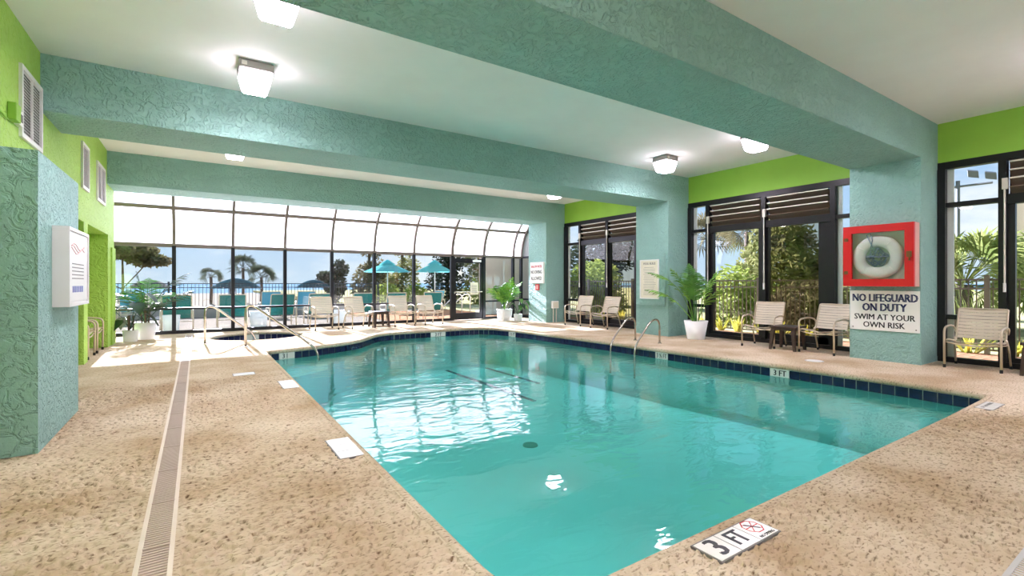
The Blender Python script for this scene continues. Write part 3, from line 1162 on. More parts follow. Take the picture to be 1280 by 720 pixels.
# ================================================================== left wall fittings
def wall_vent(label, y0, y1, z0, z1, cols):
    t = thing('wall_vent', label, 'vent', (XL, y0, z0))
    w, h = y1 - y0, z1 - z0
    for a in ((0, w, 0, 0.05), (0, w, h - 0.05, h), (0, 0.05, 0.05, h - 0.05), (w - 0.05, w, 0.05, h - 0.05)):
        MB().box(0, 0.03, *a).build('frame', M['white_paint'], t)
    MB().box(0.0, 0.006, 0.04, w - 0.04, 0.04, h - 0.04).build('backing', M['ink_grey'], t)
    cw = (w - 0.1) / cols
    for c in range(1, cols):
        MB().box(0, 0.028, 0.05 + c * cw - 0.012, 0.05 + c * cw + 0.012, 0.05, h - 0.05).build('divider', M['white_paint'], t)
    me = MB().obox((0.014, 0, 0), (0.010, 0, -0.011), (0, cw / 2 - 0.013, 0), (0.0015, 0, 0.0015)).mesh('slat', M['white_paint'])
    n = int((h - 0.1) / 0.034)
    for c in range(cols):
        for i in range(n):
            put('slat', me, t, (0, 0.05 + cw * (c + 0.5), 0.05 + (i + 0.5) * (h - 0.1) / n))
    return t


wall_vent('large white louvred vent in the green wall above the teal partition', 7.28, 8.12, 3.0, 3.8, 2)
wall_vent('white louvred vent in the green wall above the niche, nearer the teal partition', 10.6, 11.2, 3.0, 3.78, 1)
wall_vent('white louvred vent in the green wall above the niche, nearer the glass wall', 12.04, 12.98, 3.0, 3.76, 2)
sb = thing('alarm_box', 'small green and white alarm box on the wall beside the large vent', 'alarm', (XL, 6.9, 3.08))
bevel(MB().box(0, 0.07, 0, 0.16, 0, 0.18).build('back_box', M['green'], sb), 0.008)
bevel(MB().box(0, 0.05, 0.2, 0.33, 0.0, 0.16).build('cover', M['white_paint'], sb), 0.008)
MB().box(0.05, 0.055, 0.235, 0.295, 0.04, 0.12).build('lens', M['ink_grey'], sb)
MB().tube([(0.02, -0.05, -0.02), (0.02, -0.3, 0.0), (0.02, -0.5, -0.15)], 0.01, 6).build('conduit', M['green'], sb)

# framed notice on the teal partition
fn = thing('framed_notice', 'white framed notice on the side of the teal partition block', 'notice', (-1.09, 5.86, 1.18))
MB().box(0, 0.1, 0, 0.94, 0, 0.74).build('case', M['white_paint'], fn)
MB().box(0.1, 0.106, 0.06, 0.9, 0.05, 0.7).build('sheet', M['sign_white'], fn)
for i in range(3):
    MB().tube([(0.107, 0.15 + 0.1 * k, 0.57 + 0.03 * math.sin(k * 1.2 + i) - i * 0.02) for k in range(7)], 0.004, 5).build('print_swirl', M['red_pale'], fn)
for i in range(5):
    MB().box(0.106, 0.108, 0.18, 0.72, 0.26 + i * 0.035, 0.268 + i * 0.035).build('print_line', M['ink_grey'], fn)
for i in range(6):
    MB().box(0.106, 0.109, 0.2 + i * 0.085, 0.25 + i * 0.085, 0.13, 0.19).build('print_mark', M['ink_blue'], fn)
for a in ((0, 0.94, 0, 0.03), (0, 0.94, 0.71, 0.74), (0, 0.03, 0.03, 0.71), (0.91, 0.94, 0.03, 0.71)):
    MB().box(0.1, 0.118, *a).build('frame', M['white_paint'], fn)

# ================================================================== life ring cabinet
lc = thing('life_ring_cabinet', 'red framed glass cabinet on the column above the no lifeguard sign', 'cabinet', (XC, 2.95, 1.34))
CW, CH, CD = 1.05, 1.09, 0.25
MB().box(-0.11, -0.1, 0.02, CW - 0.02, 0.02, CH - 0.02).build('lining', M['cab_back'], lc)
MB().box(-CD + 0.06, 0, 0, 0.02, 0, CH).build('side', M['red_pale'], lc)  # this side is a paler red than the rest of the cabinet
MB().box(-CD + 0.06, 0, CW - 0.02, CW, 0, CH).build('side', M['red'], lc)
MB().box(-CD + 0.06, 0, 0.02, CW - 0.02, 0, 0.02).build('bottom', M['red'], lc)
MB().box(-CD + 0.06, 0, 0.02, CW - 0.02, CH - 0.02, CH).build('top', M['red'], lc)
dr = MB()
fwid = 0.13
for a in ((0, CW, 0, fwid), (0, CW, CH - fwid, CH), (0, fwid, fwid, CH - fwid), (CW - fwid, CW, fwid, CH - fwid)):
    dr.box(-CD, -CD + 0.06, *a)
dr = dr.build('door_frame', M['red'], lc)
MB().box(-CD + 0.03, -CD + 0.034, fwid, CW - fwid, fwid, CH - fwid).build('pane', M['glass'], dr)
for z in (0.25, 0.85):
    MB().box(-CD - 0.012, -CD, CW - 0.08, CW - 0.02, z - 0.03, z + 0.03).build('hinge', M['brass'], dr)
lt = MB().box(-CD - 0.015, -CD, 0.03, 0.1, 0.5, 0.6).build('latch', M['brass'], dr)
MB().box(-CD - 0.02, -CD - 0.005, 0.05, 0.07, 0.44, 0.5).build('latch_pin', M['brass'], lt)
rg = thing('life_ring', 'white life ring hanging in the red cabinet', 'life ring', (XC - 0.165, 3.49, 1.34 + 0.52))
TR, tr_ = 0.285, 0.10
mb = MB()
vs, fs = [], []
n1, n2 = 40, 14
for i in range(n1):
    a = 2 * PI * i / n1
    for k in range(n2):
        b = 2 * PI * k / n2
        r = TR + tr_ * math.cos(b)
        vs.append((tr_ * 0.5 * math.sin(b), r * math.cos(a), r * math.sin(a)))
for i in range(n1):
    for k in range(n2):
        fs.append((i * n2 + k, i * n2 + (k + 1) % n2, ((i + 1) % n1) * n2 + (k + 1) % n2, ((i + 1) % n1) * n2 + k))
mb.add(vs, fs)
mb.build('ring_body', M['ring_white'], rg, smooth=True)
for a in (0.6, 2.2, 3.9, 5.4):
    c, s = math.cos(a), math.sin(a)
    pth = [(tr_ * 0.54 * math.sin(b), (TR + tr_ * 1.04 * math.cos(b)) * c, (TR + tr_ * 1.04 * math.cos(b)) * s) for b in [2 * PI * k / 14 for k in range(14)]]
    MB().tube(pth, 0.005, 5, closed=True).build('grab_cord_loop', M['ring_white'], rg)
rp = thing('coiled_rope', 'grey blue throwing rope coiled inside the life ring', 'rope', (XC - 0.165, 3.49, 1.34 + 0.52))
for q in range(6):
    pth = []
    for k in range(28):
        a = 2 * PI * k / 28
        pth.append((0.0 + 0.022 * math.sin(3 * a + q), (0.10 + 0.06 * math.sin(2 * a + q * 1.3)) * math.cos(a) + 0.02 * math.sin(q * 2),
                    (0.12 + 0.05 * math.cos(3 * a + q)) * math.sin(a)))
    MB().tube(pth, 0.008, 6, closed=True).build('rope_loop', M['rope_blue'], rp)
MB().tube([(-0.03, 0.06, 0.16), (-0.058, 0.1, 0.28), (-0.05, 0.15, 0.40), (-0.03, 0.1, 0.42), (-0.058, 0.06, 0.3), (-0.03, 0.1, 0.16)], 0.007, 6).build('rope_end', M['rope_blue'], rp)
MB().lathe([(0.165, 0), (0.165, 0.01)], 24).build('rope_backing', M['rope_blue'], rp)
rp.children[-1].rotation_euler = (0, -PI / 2, 0)
rp.children[-1].location = (0.045, 0, 0)


# ================================================================== signs on the columns
def flat_sign(name, label, cat, y0, y1, z0, z1, th=0.015, mface=None):
    t = thing(name, label, cat, (XC, y0, z0))
    bevel(MB().box(-th, 0, 0, y1 - y0, 0, z1 - z0).build('panel', mface or M['sign_white'], t), 0.004)
    return t


s1 = flat_sign('warning_sign', 'white sign reading NO LIFEGUARD ON DUTY below the red cabinet', 'sign', 2.94, 3.98, 0.54, 1.26)
for body, sz, z, m_, bd, sx in (('NO LIFEGUARD', 0.195, 0.585, 'ink_navy', 0.016, 0.71), ('ON DUTY', 0.195, 0.415, 'ink_navy', 0.016, 0.74),
                                ('SWIM AT YOUR', 0.145, 0.24, 'ink', 0.007, 0.88), ('OWN RISK', 0.145, 0.10, 'ink', 0.007, 0.88)):
    lettering(s1, bold(text_mesh(body, sz, M[m_], sx=sx), bd), (-0.0155, 0.52, z), (0, -1, 0), (0, 0, 1))
for y in (0.05, 0.99):
    o = MB().lathe([(0.012, 0), (0.01, 0.006)], 8).build('screw', M['ink_grey'], s1, loc=(-0.015, y, 0.05))
    o.rotation_euler = (0, -PI / 2, 0)

s2 = thing('rules_board', 'framed cream pool rules sheet on a teal board beside the potted palm', 'notice board', (XC, 8.22, 0.8))
MB().box(-0.05, 0, 0, 0.93, 0, 1.38).build('backing_board', M['teal_smooth'], s2)
MB().box(-0.065, -0.05, 0.2, 0.78, 0.2, 1.2).build('sheet', M['sign_cream'], s2)
for a in ((0.17, 0.81, 0.17, 0.2), (0.17, 0.81, 1.2, 1.23), (0.17, 0.2, 0.2, 1.2), (0.78, 0.81, 0.2, 1.2)):
    MB().box(-0.08, -0.05, *a).build('frame', M['white_paint'], s2)
lettering(s2, bold(text_mesh('POOL RULES', 0.085, M['ink_grey'], sx=0.85), 0.005), (-0.066, 0.49, 1.12), (0, -1, 0), (0, 0, 1))
rr_ = random.Random(4)
for i in range(17):
    ya = 0.26 + rr_.random() * 0.08
    MB().box(-0.0665, -0.065, ya, 0.70 - rr_.random() * 0.04, 0.28 + i * 0.046, 0.288 + i * 0.046).build('print_line', M['ink_grey'], s2)

s3 = flat_sign('no_diving_sign', 'small white sign reading NO DIVING ALLOWED on the column by the glass wall', 'sign', 13.45, 14.25, 1.39, 2.15, 0.06)
for body, sz, z, m_ in (('SHALLOW WATER', 0.125, 0.6, 'ink_red'), ('NO DIVING', 0.17, 0.4, 'ink'), ('ALLOWED', 0.18, 0.17, 'ink')):
    lettering(s3, bold(text_mesh(body, sz, M[m_], sx=0.62 if 'S' in body else 0.75), 0.006), (-0.061, 0.42, z), (0, -1, 0), (0, 0, 1))
s4 = flat_sign('small_plate', 'small dull red plate below the no diving sign', 'plate', 13.75, 13.98, 1.14, 1.36, 0.02, M['ink_red'])
MB().box(-0.022, -0.02, 0.05, 0.18, 0.04, 0.18).build('label_field', M['red_pale'], s4)

ob = thing('outlet_box', 'pale electrical box on two conduits against the no diving column', 'electrical box', (10.6, 13.33, 0))
bevel(MB().box(-0.14, 0.14, -0.1, 0.0, 0.5, 0.76).build('box_body', M['sign_white'], ob), 0.015)
MB().box(-0.11, 0.11, -0.108, -0.1, 0.53, 0.73).build('cover', M['sign_cream'], ob)
for x in (-0.07, 0.06):
    MB().tube([(x, -0.05, 0), (x, -0.05, 0.5)], 0.02).build('conduit', M['slat_alu'], ob)


# ================================================================== rails and ladder
def rail(name, label, cat, pts, r=0.022, rad=0.12, base=None):
    t = thing(name, label, cat, pts[0])
    b0 = Vector(pts[0])
    MB().tube([p - b0 for p in rounded(pts, rad, 8)], r, 12).build('tube', M['steel'], t, smooth=True)
    MB().lathe([(r * 2.2, 0.0), (r * 2.1, 0.012), (r * 1.1, 0.022)], 16).build('escutcheon', M['steel'], t)
    return t


rail('grab_rail', 'bent steel handrail descending into the hot tub', 'handrail',
     [(0.15, 13.0, 0), (0.15, 13.0, 0.84), (0.32, 13.09, 0.86), (1.2, 13.55, 0.1), (1.25, 13.58, -0.3)], 0.025, 0.16)
rail('grab_rail', 'long steel handrail descending over the pool corner into the water', 'handrail',
     [(0.88, 11.87, 0), (0.88, 11.87, 0.86), (1.0, 11.8, 0.93), (2.16, 11.03, -0.02), (2.22, 10.98, -0.3)], 0.025, 0.16)
for y, lab in ((8.05, 'curved steel ladder rail at the pool side, nearer the no diving column'), (7.32, 'curved steel ladder rail at the pool side, nearer the life ring column')):
    rail('ladder_rail', lab, 'ladder rail', [(8.93, y, 0), (8.92, y, 0.56), (8.62, y - 0.02, 0.56), (8.03, y - 0.06, 0.0), (8.02, y - 0.06, -0.7)], 0.022, 0.2)


# ================================================================== furniture
def make_chair(name, label):
    t = thing(name, label, 'chair')
    fr = M['frame_tan']
    for s in (-1, 1):
        x = 0.335 * s
        MB().tube(rounded([(x, -0.31, 0.03), (x, -0.32, 0.655), (x, 0.0, 0.69), (x, 0.22, 0.655), (x * 0.93, 0.27, 0.56)], 0.10, 5), 0.0165, 8).build('arm_frame', fr, t, True)
        MB().tube([(x, 0.34, 0.03), (x * 0.98, 0.24, 0.32), (x * 0.93, 0.17, 0.47)], 0.0155, 8).build('rear_leg', fr, t, True)
        MB().lathe([(0.021, 0), (0.021, 0.05), (0.018, 0.055)], 10).build('foot_cap', M['black_rubber'], t, loc=(x, -0.31, 0))
        MB().lathe([(0.021, 0), (0.021, 0.05), (0.018, 0.055)], 10).build('foot_cap', M['black_rubber'], t, loc=(x, 0.34, 0))
    xs = 0.30
    side = [(0, -0.33, 0.455), (0, -0.28, 0.47), (0, 0.02, 0.43), (0, 0.14, 0.42), (0, 0.21, 0.48), (0, 0.36, 0.93), (0, 0.385, 0.96)]
    path = [(-xs, p[1], p[2]) for p in side] + [(xs, p[1], p[2]) for p in reversed(side)]
    MB().tube(rounded(path, 0.06, 4), 0.0155, 8).build('seat_frame', fr, t, True)
    for (y, z) in ((-0.3, 0.40), (0.19, 0.36)):
        MB().tube(arc((-0.33, y, z + 0.03), (0, y, z - 0.06), (0.33, y, z + 0.03), 8), 0.012, 6).build('crossbar', fr, t, True)

    def strap(c, d, bow):
        """bowed band across the frame; d is the direction along the rail"""
        d = Vector(d).normalized()
        nrm = Vector((1, 0, 0)).cross(d)
        vs, fs = [], []
        n = 6
        for i in range(n + 1):
            u = -1 + 2 * i / n
            p = Vector((u * (xs + 0.012), c[0], c[1])) + Vector(bow) * (1 - u * u)
            for q in (-1, 1):
                for k in (-1, 1):
                    vs.append(p + d * (0.0255 * q) + nrm * (0.003 * k))
        for i in range(n):
            a, b = 4 * i, 4 * i + 4
            fs += [(a, b, b + 2, a + 2), (a + 1, a + 3, b + 3, b + 1), (a, a + 1, b + 1, b), (a + 2, b + 2, b + 3, a + 3)]
        fs += [(0, 2, 3, 1), (4 * n, 4 * n + 1, 4 * n + 3, 4 * n + 2)]
        MB().add(vs, fs).build('strap', M['strap'], t)
    for i in range(9):
        f = i / 8
        strap((0.215 + f * 0.145, 0.495 + f * 0.435), (0, 0.15, 0.45), (0, 0.025, -0.008))
    for i in range(7):
        f = i / 6
        strap((-0.27 + f * 0.38, 0.468 - f * 0.048), (0, 0.3, -0.04), (0, 0, -0.035))
    return t


chair0 = make_chair('strap_chair', 'beige strap armchair alone beside a louvred door past the life ring column')
chair0.location = (10.68, 2.32, 0)
chair0.rotation_euler = (0, 0, -PI / 2 + 0.02)
chair0['group'] = 'beige strap chairs by the pool'


def chair(x, y, rz, label):
    c = copy_tree(chair0)
    c.location = (x, y, 0)
    c.rotation_euler = (0, 0, rz)
    c['label'] = label
    return c


chair(10.48, 5.74, -PI / 2 + 0.12, 'beige strap armchair beside the brown side table, nearer the potted palm')
chair(10.52, 4.52, -PI / 2 - 0.10, 'beige strap armchair beside the brown side table, nearer the life ring column')
chair(10.58, 11.98, -PI / 2 + 0.12, 'beige strap armchair by the sliding doors, nearer the no diving column')
chair(10.55, 10.72, -PI / 2 + 0.1, 'beige strap armchair by the sliding doors, nearer the rules board column')
chair(3.2, 15.12, 0.06, 'beige strap armchair before the glass wall, closest to the hot tub')
chair(4.2, 15.08, 0.18, 'beige strap armchair before the glass wall, on the hot tub side of the side table')
chair(5.58, 15.02, 0.03, 'beige strap armchair before the glass wall, on the door side of the side table')
chair(6.6, 15.1, 0.12, 'beige strap armchair before the glass wall, closest to the glass door')
chair(-1.97, 11.82, PI / 2, 'beige strap armchair inside the green niche, nearer the teal partition')
chair(-1.97, 12.78, PI / 2, 'beige strap armchair inside the green niche, nearer the glass wall')
chair(-2.0, 15.15, PI / 2 + 0.1, 'beige strap armchair tucked in the corner behind the potted plants')


def side_table(x, y, rz, label):
    t = thing('side_table', label, 'table', (x, y, 0), rz)
    bevel(MB().box(-0.26, 0.26, -0.26, 0.26, 0.46, 0.5).build('table_top', M['table_brown'], t), 0.012)
    MB().box(-0.23, 0.23, -0.23, 0.23, 0.41, 0.46).build('apron', M['table_brown'], t)
    for sx in (-1, 1):
        for sy in (-1, 1):
            mb_ = MB()
            a, b = (0.2 * sx, 0.2 * sy), (0.24 * sx, 0.24 * sy)
            vs = []
            for (cx, cy), r, z in ((b, 0.022, 0.0), (a, 0.038, 0.42)):
                vs += [(cx - r, cy - r, z), (cx + r, cy - r, z), (cx + r, cy + r, z), (cx - r, cy + r, z)]
            mb_.add(vs, [(3, 2, 1, 0), (4, 5, 6, 7)] + [(k, (k + 1) % 4, 4 + (k + 1) % 4, 4 + k) for k in range(4)])
            mb_.build('leg', M['table_brown'], t)
    return t


side_table(10.38, 5.18, 0.05, 'small dark brown side table between two strap chairs at the sliding doors')
side_table(4.85, 15.05, 0.1, 'small dark brown side table between strap chairs at the glass wall')
side_table(10.62, 1.52, 0.0, 'small dark brown side table beside the lone strap chair')


# ================================================================== plants
def frond(length, droop, rise, nleaf, leaf_len, m, parent, az, width=0.022, start=0.25, name='frond', base=(0, 0, 0), twist=0.0):
    """feather leaf: arched rachis with leaflet pairs"""
    mb_ = MB()
    pts = []
    el = rise
    p = Vector(base)
    n = 14
    seg = length / n
    for i in range(n + 1):
        pts.append(p.copy())
        p = p + Vector((math.cos(az) * math.cos(el), math.sin(az) * math.cos(el), math.sin(el))) * seg
        el -= droop / n * (0.3 + 1.4 * i / n)
    mb_.tube(pts, 0.008, 5, radii=[0.010 * (1 - 0.8 * i / n) + 0.002 for i in range(n + 1)])
    side = Vector((-math.sin(az), math.cos(az), 0))
    for k in range(nleaf):
        u = start + (1 - start) * (k + 0.5) / nleaf
        i = min(n - 1, int(u * n))
        f = u * n - i
        q = pts[i].lerp(pts[i + 1], f)
        t = (pts[i + 1] - pts[i]).normalized()
        up = side.cross(t)
        ll = leaf_len * math.sin(PI * min(0.97, 0.18 + 0.8 * (k + 0.5) / nleaf)) * random.uniform(0.85, 1.1)
        for s in (-1, 1):
            d = (side * s * 0.85 + t * 0.55 + up * random.uniform(-0.1, 0.35)).normalized()
            w = t * width
            e1 = q + d * ll * 0.5 + Vector((0, 0, -0.02 * ll))
            e2 = q + d * ll + Vector((0, 0, -0.18 * ll))
            mb_.add([q - w * 0.5, q + w * 0.5, e1 + w, e1 - w, e2], [(0, 1, 2, 3), (3, 2, 4)])
    return mb_.build(name, m, parent)


def pot(parent, r, h, sq=False, taper=0.72):
    prof = [(r * taper, 0), (r, h), (r * 0.92, h), (r * 0.9, h - 0.04)]
    MB().lathe(prof, 28, sq=sq, cap=False).build('pot', M['pot_white'], parent, True)
    MB().lathe([(r * taper, 0.0), (r * taper * 0.98, 0.002)], 28, sq=sq).build('pot_base', M['pot_white'], parent)
    MB().lathe([(r * 0.9, h - 0.05), (r * 0.5, h - 0.04)], 28, sq=sq).build('soil', M['soil'], parent)


pp = thing('potted_palm', 'potted palm in a round white pot beside the rules board column', 'plant', (10.42, 7.42, 0))
pot(pp, 0.285, 0.46)
for az, L, rise, droop in ((2.1, 1.85, 1.30, 1.5), (2.35, 1.5, 0.98, 1.2), (2.6, 1.5, 1.42, 0.8), (0.5, 1.3, 1.45, 0.5), (-0.6, 1.35, 1.42, 0.6), (1.2, 1.5, 1.5, 0.25), (3.6, 1.3, 1.4, 0.7),
                           (-1.6, 1.1, 1.25, 1.1), (2.5, 1.2, 1.45, 0.5)):
    frond(L, droop, rise, 18, 0.34, random.choice([M['leaf'], M['leaf_bright']]), pp, az, base=(0.06 * math.cos(az), 0.06 * math.sin(az), 0.42), start=0.42)

p2 = thing('potted_palm', 'feathery palm in a large white pot in the corner by the glass wall', 'plant', (-1.08, 14.98, 0))
pot(p2, 0.25, 0.42)
for az, L, rise, droop in ((0.2, 1.65, 1.25, 1.0), (-0.5, 1.45, 0.9, 0.9), (1.5, 1.3, 1.35, 0.8), (2.6, 1.1, 1.1, 1.0), (-2.0, 1.1, 1.2, 0.9), (3.2, 1.3, 1.5, 0.2), (-1.2, 1.0, 1.0, 1.3), (0.9, 1.2, 1.1, 1.2), (-2.7, 1.0, 0.9, 1.0)):
    frond(L, droop, rise, 20, 0.42, M['leaf_dark'] if random.random() < 0.6 else M['leaf'], p2, az, base=(0, 0, 0.4), start=0.35, width=0.018)
for k in range(4):
    a = k * 1.6
    MB().tube([(0.06 * math.cos(a), 0.06 * math.sin(a), 0.36), (0.1 * math.cos(a), 0.1 * math.sin(a), 0.8)], 0.02, 6).build('cane', M['bark'], p2)


def broad_leaf(parent, base, az, el, stalk, L, W, m):
    d = Vector((math.cos(az) * math.cos(el), math.sin(az) * math.cos(el), math.sin(el)))
    b0 = Vector(base)
    tip = b0 + d * stalk
    mb_ = MB().tube([b0, b0.lerp(tip, 0.5) + Vector((0, 0, 0.03)), tip], 0.008, 5)
    ld = (Vector((math.cos(az), math.sin(az), 0)) * 0.6 + Vector((0, 0, -0.75))).normalized()
    sd = Vector((-math.sin(az), math.cos(az), 0))
    n = 8
    vs = []
    for i in range(n + 1):
        u = i / n
        w = W * math.sin(PI * (0.06 + 0.94 * u) ** 0.75) if u < 1 else 0.0
        c = tip + ld * (L * u) + Vector((0, 0, 0.05 * math.sin(PI * u)))
        up = sd.cross(ld)
        vs += [c - sd * w - up * 0.03, c, c + sd * w - up * 0.03]
    fs = []
    for i in range(n):
        a = 3 * i
        fs += [(a, a + 1, a + 4, a + 3), (a + 1, a + 2, a + 5, a + 4)]
    mb_.add(vs, fs)
    return mb_.build('leaf', m, parent, True)


p3 = thing('potted_plant', 'broad dark leaved plant in a small square white pot in the corner', 'plant', (-1.33, 14.55, 0))
pot(p3, 0.15, 0.27, True, 0.85)
for az, el, st_, z in ((0.3, 0.9, 0.45, 0.3), (2.0, 0.7, 0.4, 0.3), (-1.2, 1.1, 0.72, 0.3), (-0.3, 1.2, 0.85, 0.35), (3.4, 1.0, 0.5, 0.3), (-2.2, 0.7, 0.35, 0.3), (1.0, 1.1, 0.6, 0.3)):
    broad_leaf(p3, (0, 0, z), az, el, st_, 0.42, 0.15, M['leaf_dark'])
for k in range(3):
    MB().tube([(0.05 * math.cos(k * 2), 0.05 * math.sin(k * 2), 0.24), (0.06 * math.cos(k * 2), 0.06 * math.sin(k * 2), 0.62)], 0.016, 6).build('cane', M['bark'], p3)

p4 = thing('potted_palm', 'bushy bright green palm in a white pot beside the glass door', 'plant', (9.62, 15.08, 0))
pot(p4, 0.24, 0.42, True, 0.8)
for k in range(13):
    az = k * 2.4
    frond(random.uniform(0.95, 1.35), random.uniform(0.5, 1.2), random.uniform(0.9, 1.45), 16, 0.36, M['leaf_bright'] if k % 3 else M['leaf'], p4, az, base=(0, 0, 0.4), start=0.25, width=0.026)
p5 = thing('potted_plant', 'dark leaved plant in a small white pot against the no diving column', 'plant', (9.95, 14.66, 0))
pot(p5, 0.13, 0.25, True, 0.85)
for k in range(9):
    broad_leaf(p5, (0, 0, 0.24), k * 2.2, random.uniform(0.6, 1.3), random.uniform(0.35, 0.65), 0.28, 0.09, M['leaf_dark'] if k % 2 else M['leaf'])


# ================================================================== outside ground
def slab(name, label, cat, m, x0, x1, y0, y1, z0, z1):
    return tag(MB().box(x0, x1, y0, y1, z0, z1).build(name, m), label, cat, kind='structure')


slab('patio', 'pale concrete patio outside the curved glass wall', 'patio', M['concrete'], -14, XR + 0.3, YW + 0.2, 27.0, -0.2, -0.03)
slab('patio_curb', 'low white curb at the far edge of the patio', 'curb', M['curb'], -14, 9.0, 23.6, 24.2, -0.03, 0.32)
slab('dune_strip', 'strip of brown dune grass behind the patio', 'ground', M['dune'], -40, 9.5, 27.0, 33.0, -0.5, -0.05)
slab('beach', 'bright pale sand beach beyond the fence', 'beach', M['sand'], -260, 9.5, 33.0, 110, -1.4, -0.6)
slab('sea', 'calm blue grey sea on the horizon', 'sea', M['sea'], -3000, 3000, 110, 5000, -3.0, -1.6)
slab('lawn', 'grassy ground around the building', 'ground', M['lawn'], XR + 0.3, 120, -60, 110, -0.5, -0.12)
slab('side_bed', 'planted ground beside the patio', 'ground', M['lawn'], 9.5, XR + 0.3, 27.0, 110, -0.5, -0.12)
pv = MB().box(XR + 0.2, 13.2, -6, 18, -0.15, -0.045).build('paver_path', M['mortar'])
tag(pv, 'pink brick paver path outside the sliding doors', 'path', kind='structure')
brick = MB().box(-0.195, 0.195, -0.095, 0.095, -0.02, 0.012).mesh('brick', M['paver'])
cnt = 0
for j in range(5):
    for i in range(58):
        if cnt >= 295:
            break
        put('brick', brick, pv, (11.52 + j * 0.4 + (0.0 if i % 2 else 0.06), 0.9 + i * 0.2, -0.045))
        cnt += 1
mb = MB()
for j in range(5):
    for i in range(25):
        mb.box(11.325 + j * 0.4, 11.715 + j * 0.4, 12.705 + i * 0.2, 12.895 + i * 0.2, -0.06, -0.033)
o = mb.build('bricks_beyond', M['paver'], pv)
o['kind'] = 'stuff'
# terracotta paving outside the glass door
pv2 = MB().box(6.0, XR + 0.25, YW + 0.25, 23.0, -0.03, -0.015).build('door_paving', M['paver'])
tag(pv2, 'pink paving outside the glass door', 'path', kind='structure')
tw = MB().box(10.75, 15.5, 18.6, 19.0, -0.1, 2.75).build('wall_outside', M['tan_wall'])
tag(tw, 'tan stucco wall standing outside beside the glass door', 'wall', kind='structure')


# fences
def fence(name, label, p0, p1, h, pitch, m, post_every, z0=0.0, w=0.02):
    p0, p1 = Vector(p0), Vector(p1)
    L = (p1 - p0).length
    t = thing(name, label, 'fence', (p0.x, p0.y, z0), math.atan2((p1 - p0).y, (p1 - p0).x))
    for z in (0.12, h - 0.22, h - 0.03):
        MB().box(0, L, -0.02, 0.02, z - 0.018, z + 0.018).build('rail', m, t)
    pk = MB().box(-w / 2, w / 2, -w / 2, w / 2, 0.1, h - 0.02).mesh('picket', m)
    ps = MB().box(-0.04, 0.04, -0.04, 0.04, 0, h + 0.06).mesh('post', m)
    n = int(L / pitch)
    for i in range(n):
        put('picket', pk, t, ((i + 0.5) * pitch, 0, 0))
    for i in range(int(L / post_every) + 1):
        put('post', ps, t, (i * post_every, 0, 0))
    return t


fence('metal_fence', 'brown metal picket fence outside the sliding doors', (13.6, 0.4), (13.6, 18.0), 1.6, 0.125, M['iron_brown'], 2.4, -0.1)
fence('metal_fence', 'black metal picket fence between the patio and the beach', (-6.0, 27.2), (9.0, 27.2), 1.45, 0.15, M['iron_black'], 2.45, -0.05)


# ================================================================== outside furniture
def make_sling(name, label, m, group):
    t = thing(name, label, 'patio chair', group=group)
    fr = M['frame_tan']
    for s in (-1, 1):
        x = 0.4 * s
        MB().tube(rounded([(x, -0.42, 0), (x, -0.42, 0.58), (x, 0.3, 0.62), (x, 0.34, 0.0)], 0.12, 5), 0.02, 8).build('arm_frame', fr, t, True)
    path = [(-0.36, -0.42, 0.42), (-0.36, 0.12, 0.36), (-0.36, 0.36, 1.06), (0.36, 0.36, 1.06), (0.36, 0.12, 0.36), (0.36, -0.42, 0.42)]
    MB().tube(rounded(path, 0.05, 4), 0.018, 8).build('seat_frame', fr, t, True)
    mb_ = MB()
    pr = [(-0.40, 0.425), (-0.1, 0.375), (0.12, 0.37), (0.2, 0.58), (0.29, 0.84), (0.365, 1.06)]
    vs = []
    for th in (0.0, 0.012):
        for y, z in pr:
            vs += [(-0.36, y, z + th), (0.36, y, z + th)]
    n = len(pr)
    fs = []
    for k in (0, 2 * n):
        for i in range(n - 1):
            a = k + 2 * i
            fs.append((a, a + 1, a + 3, a + 2))
    mb_.add(vs, fs).build('sling', m, t, True)
    MB().tube([(-0.4, 0.32, 0.28), (0.4, 0.32, 0.28)], 0.014, 6).build('crossbar', fr, t, True)
    return t


GT = 'teal sling chairs outside the glass wall'
sl0 = make_sling('sling_chair', 'teal sling patio chair just outside the glass wall with its back to the room', M['sling_teal'], GT)
sl0.location = (-0.5, 17.6, -0.03)
sl0.rotation_euler = (0, 0, PI)
sl0['label'] = 'teal sling patio chair outside the glass, behind the corner palm and the trench drain'
for x, y, a, lab in ((0.93, 17.6, 0.0, 'outside the glass, behind the hot tub handrail'), (2.35, 17.6, 0.05, 'outside the glass, behind the long pool handrail'),
                     (3.55, 17.7, 0.0, 'outside, behind the strap chair closest to the hot tub'), (5.0, 17.7, 0.08, 'outside, behind the brown side table'),
                     (6.2, 17.5, 0.0, 'outside, behind the strap chair on the door side of the table'), (7.72, 17.5, -0.15, 'outside, behind the strap chair closest to the glass door')):
    c = copy_tree(sl0)
    c['label'] = 'teal sling patio chair ' + lab
    c.location = (x, y, -0.03)
    c.rotation_euler = (0, 0, PI + a)
GB = 'light blue chairs far out on the patio'
sb0 = make_sling('sling_chair', 'light blue sling chair far out on the patio by the curb', M['sling_blue'], GB)
sb0.location = (2.6, 22.6, -0.03)
sb0.rotation_euler = (0, 0, PI)
for x, y, a in ((3.95, 22.6, 0.1), (9.9, 22.0, 0.4), (-2.0, 22.6, 0.0)):
    c = copy_tree(sb0)
    c.location = (x, y, -0.03)
    c.rotation_euler = (0, 0, PI + a)
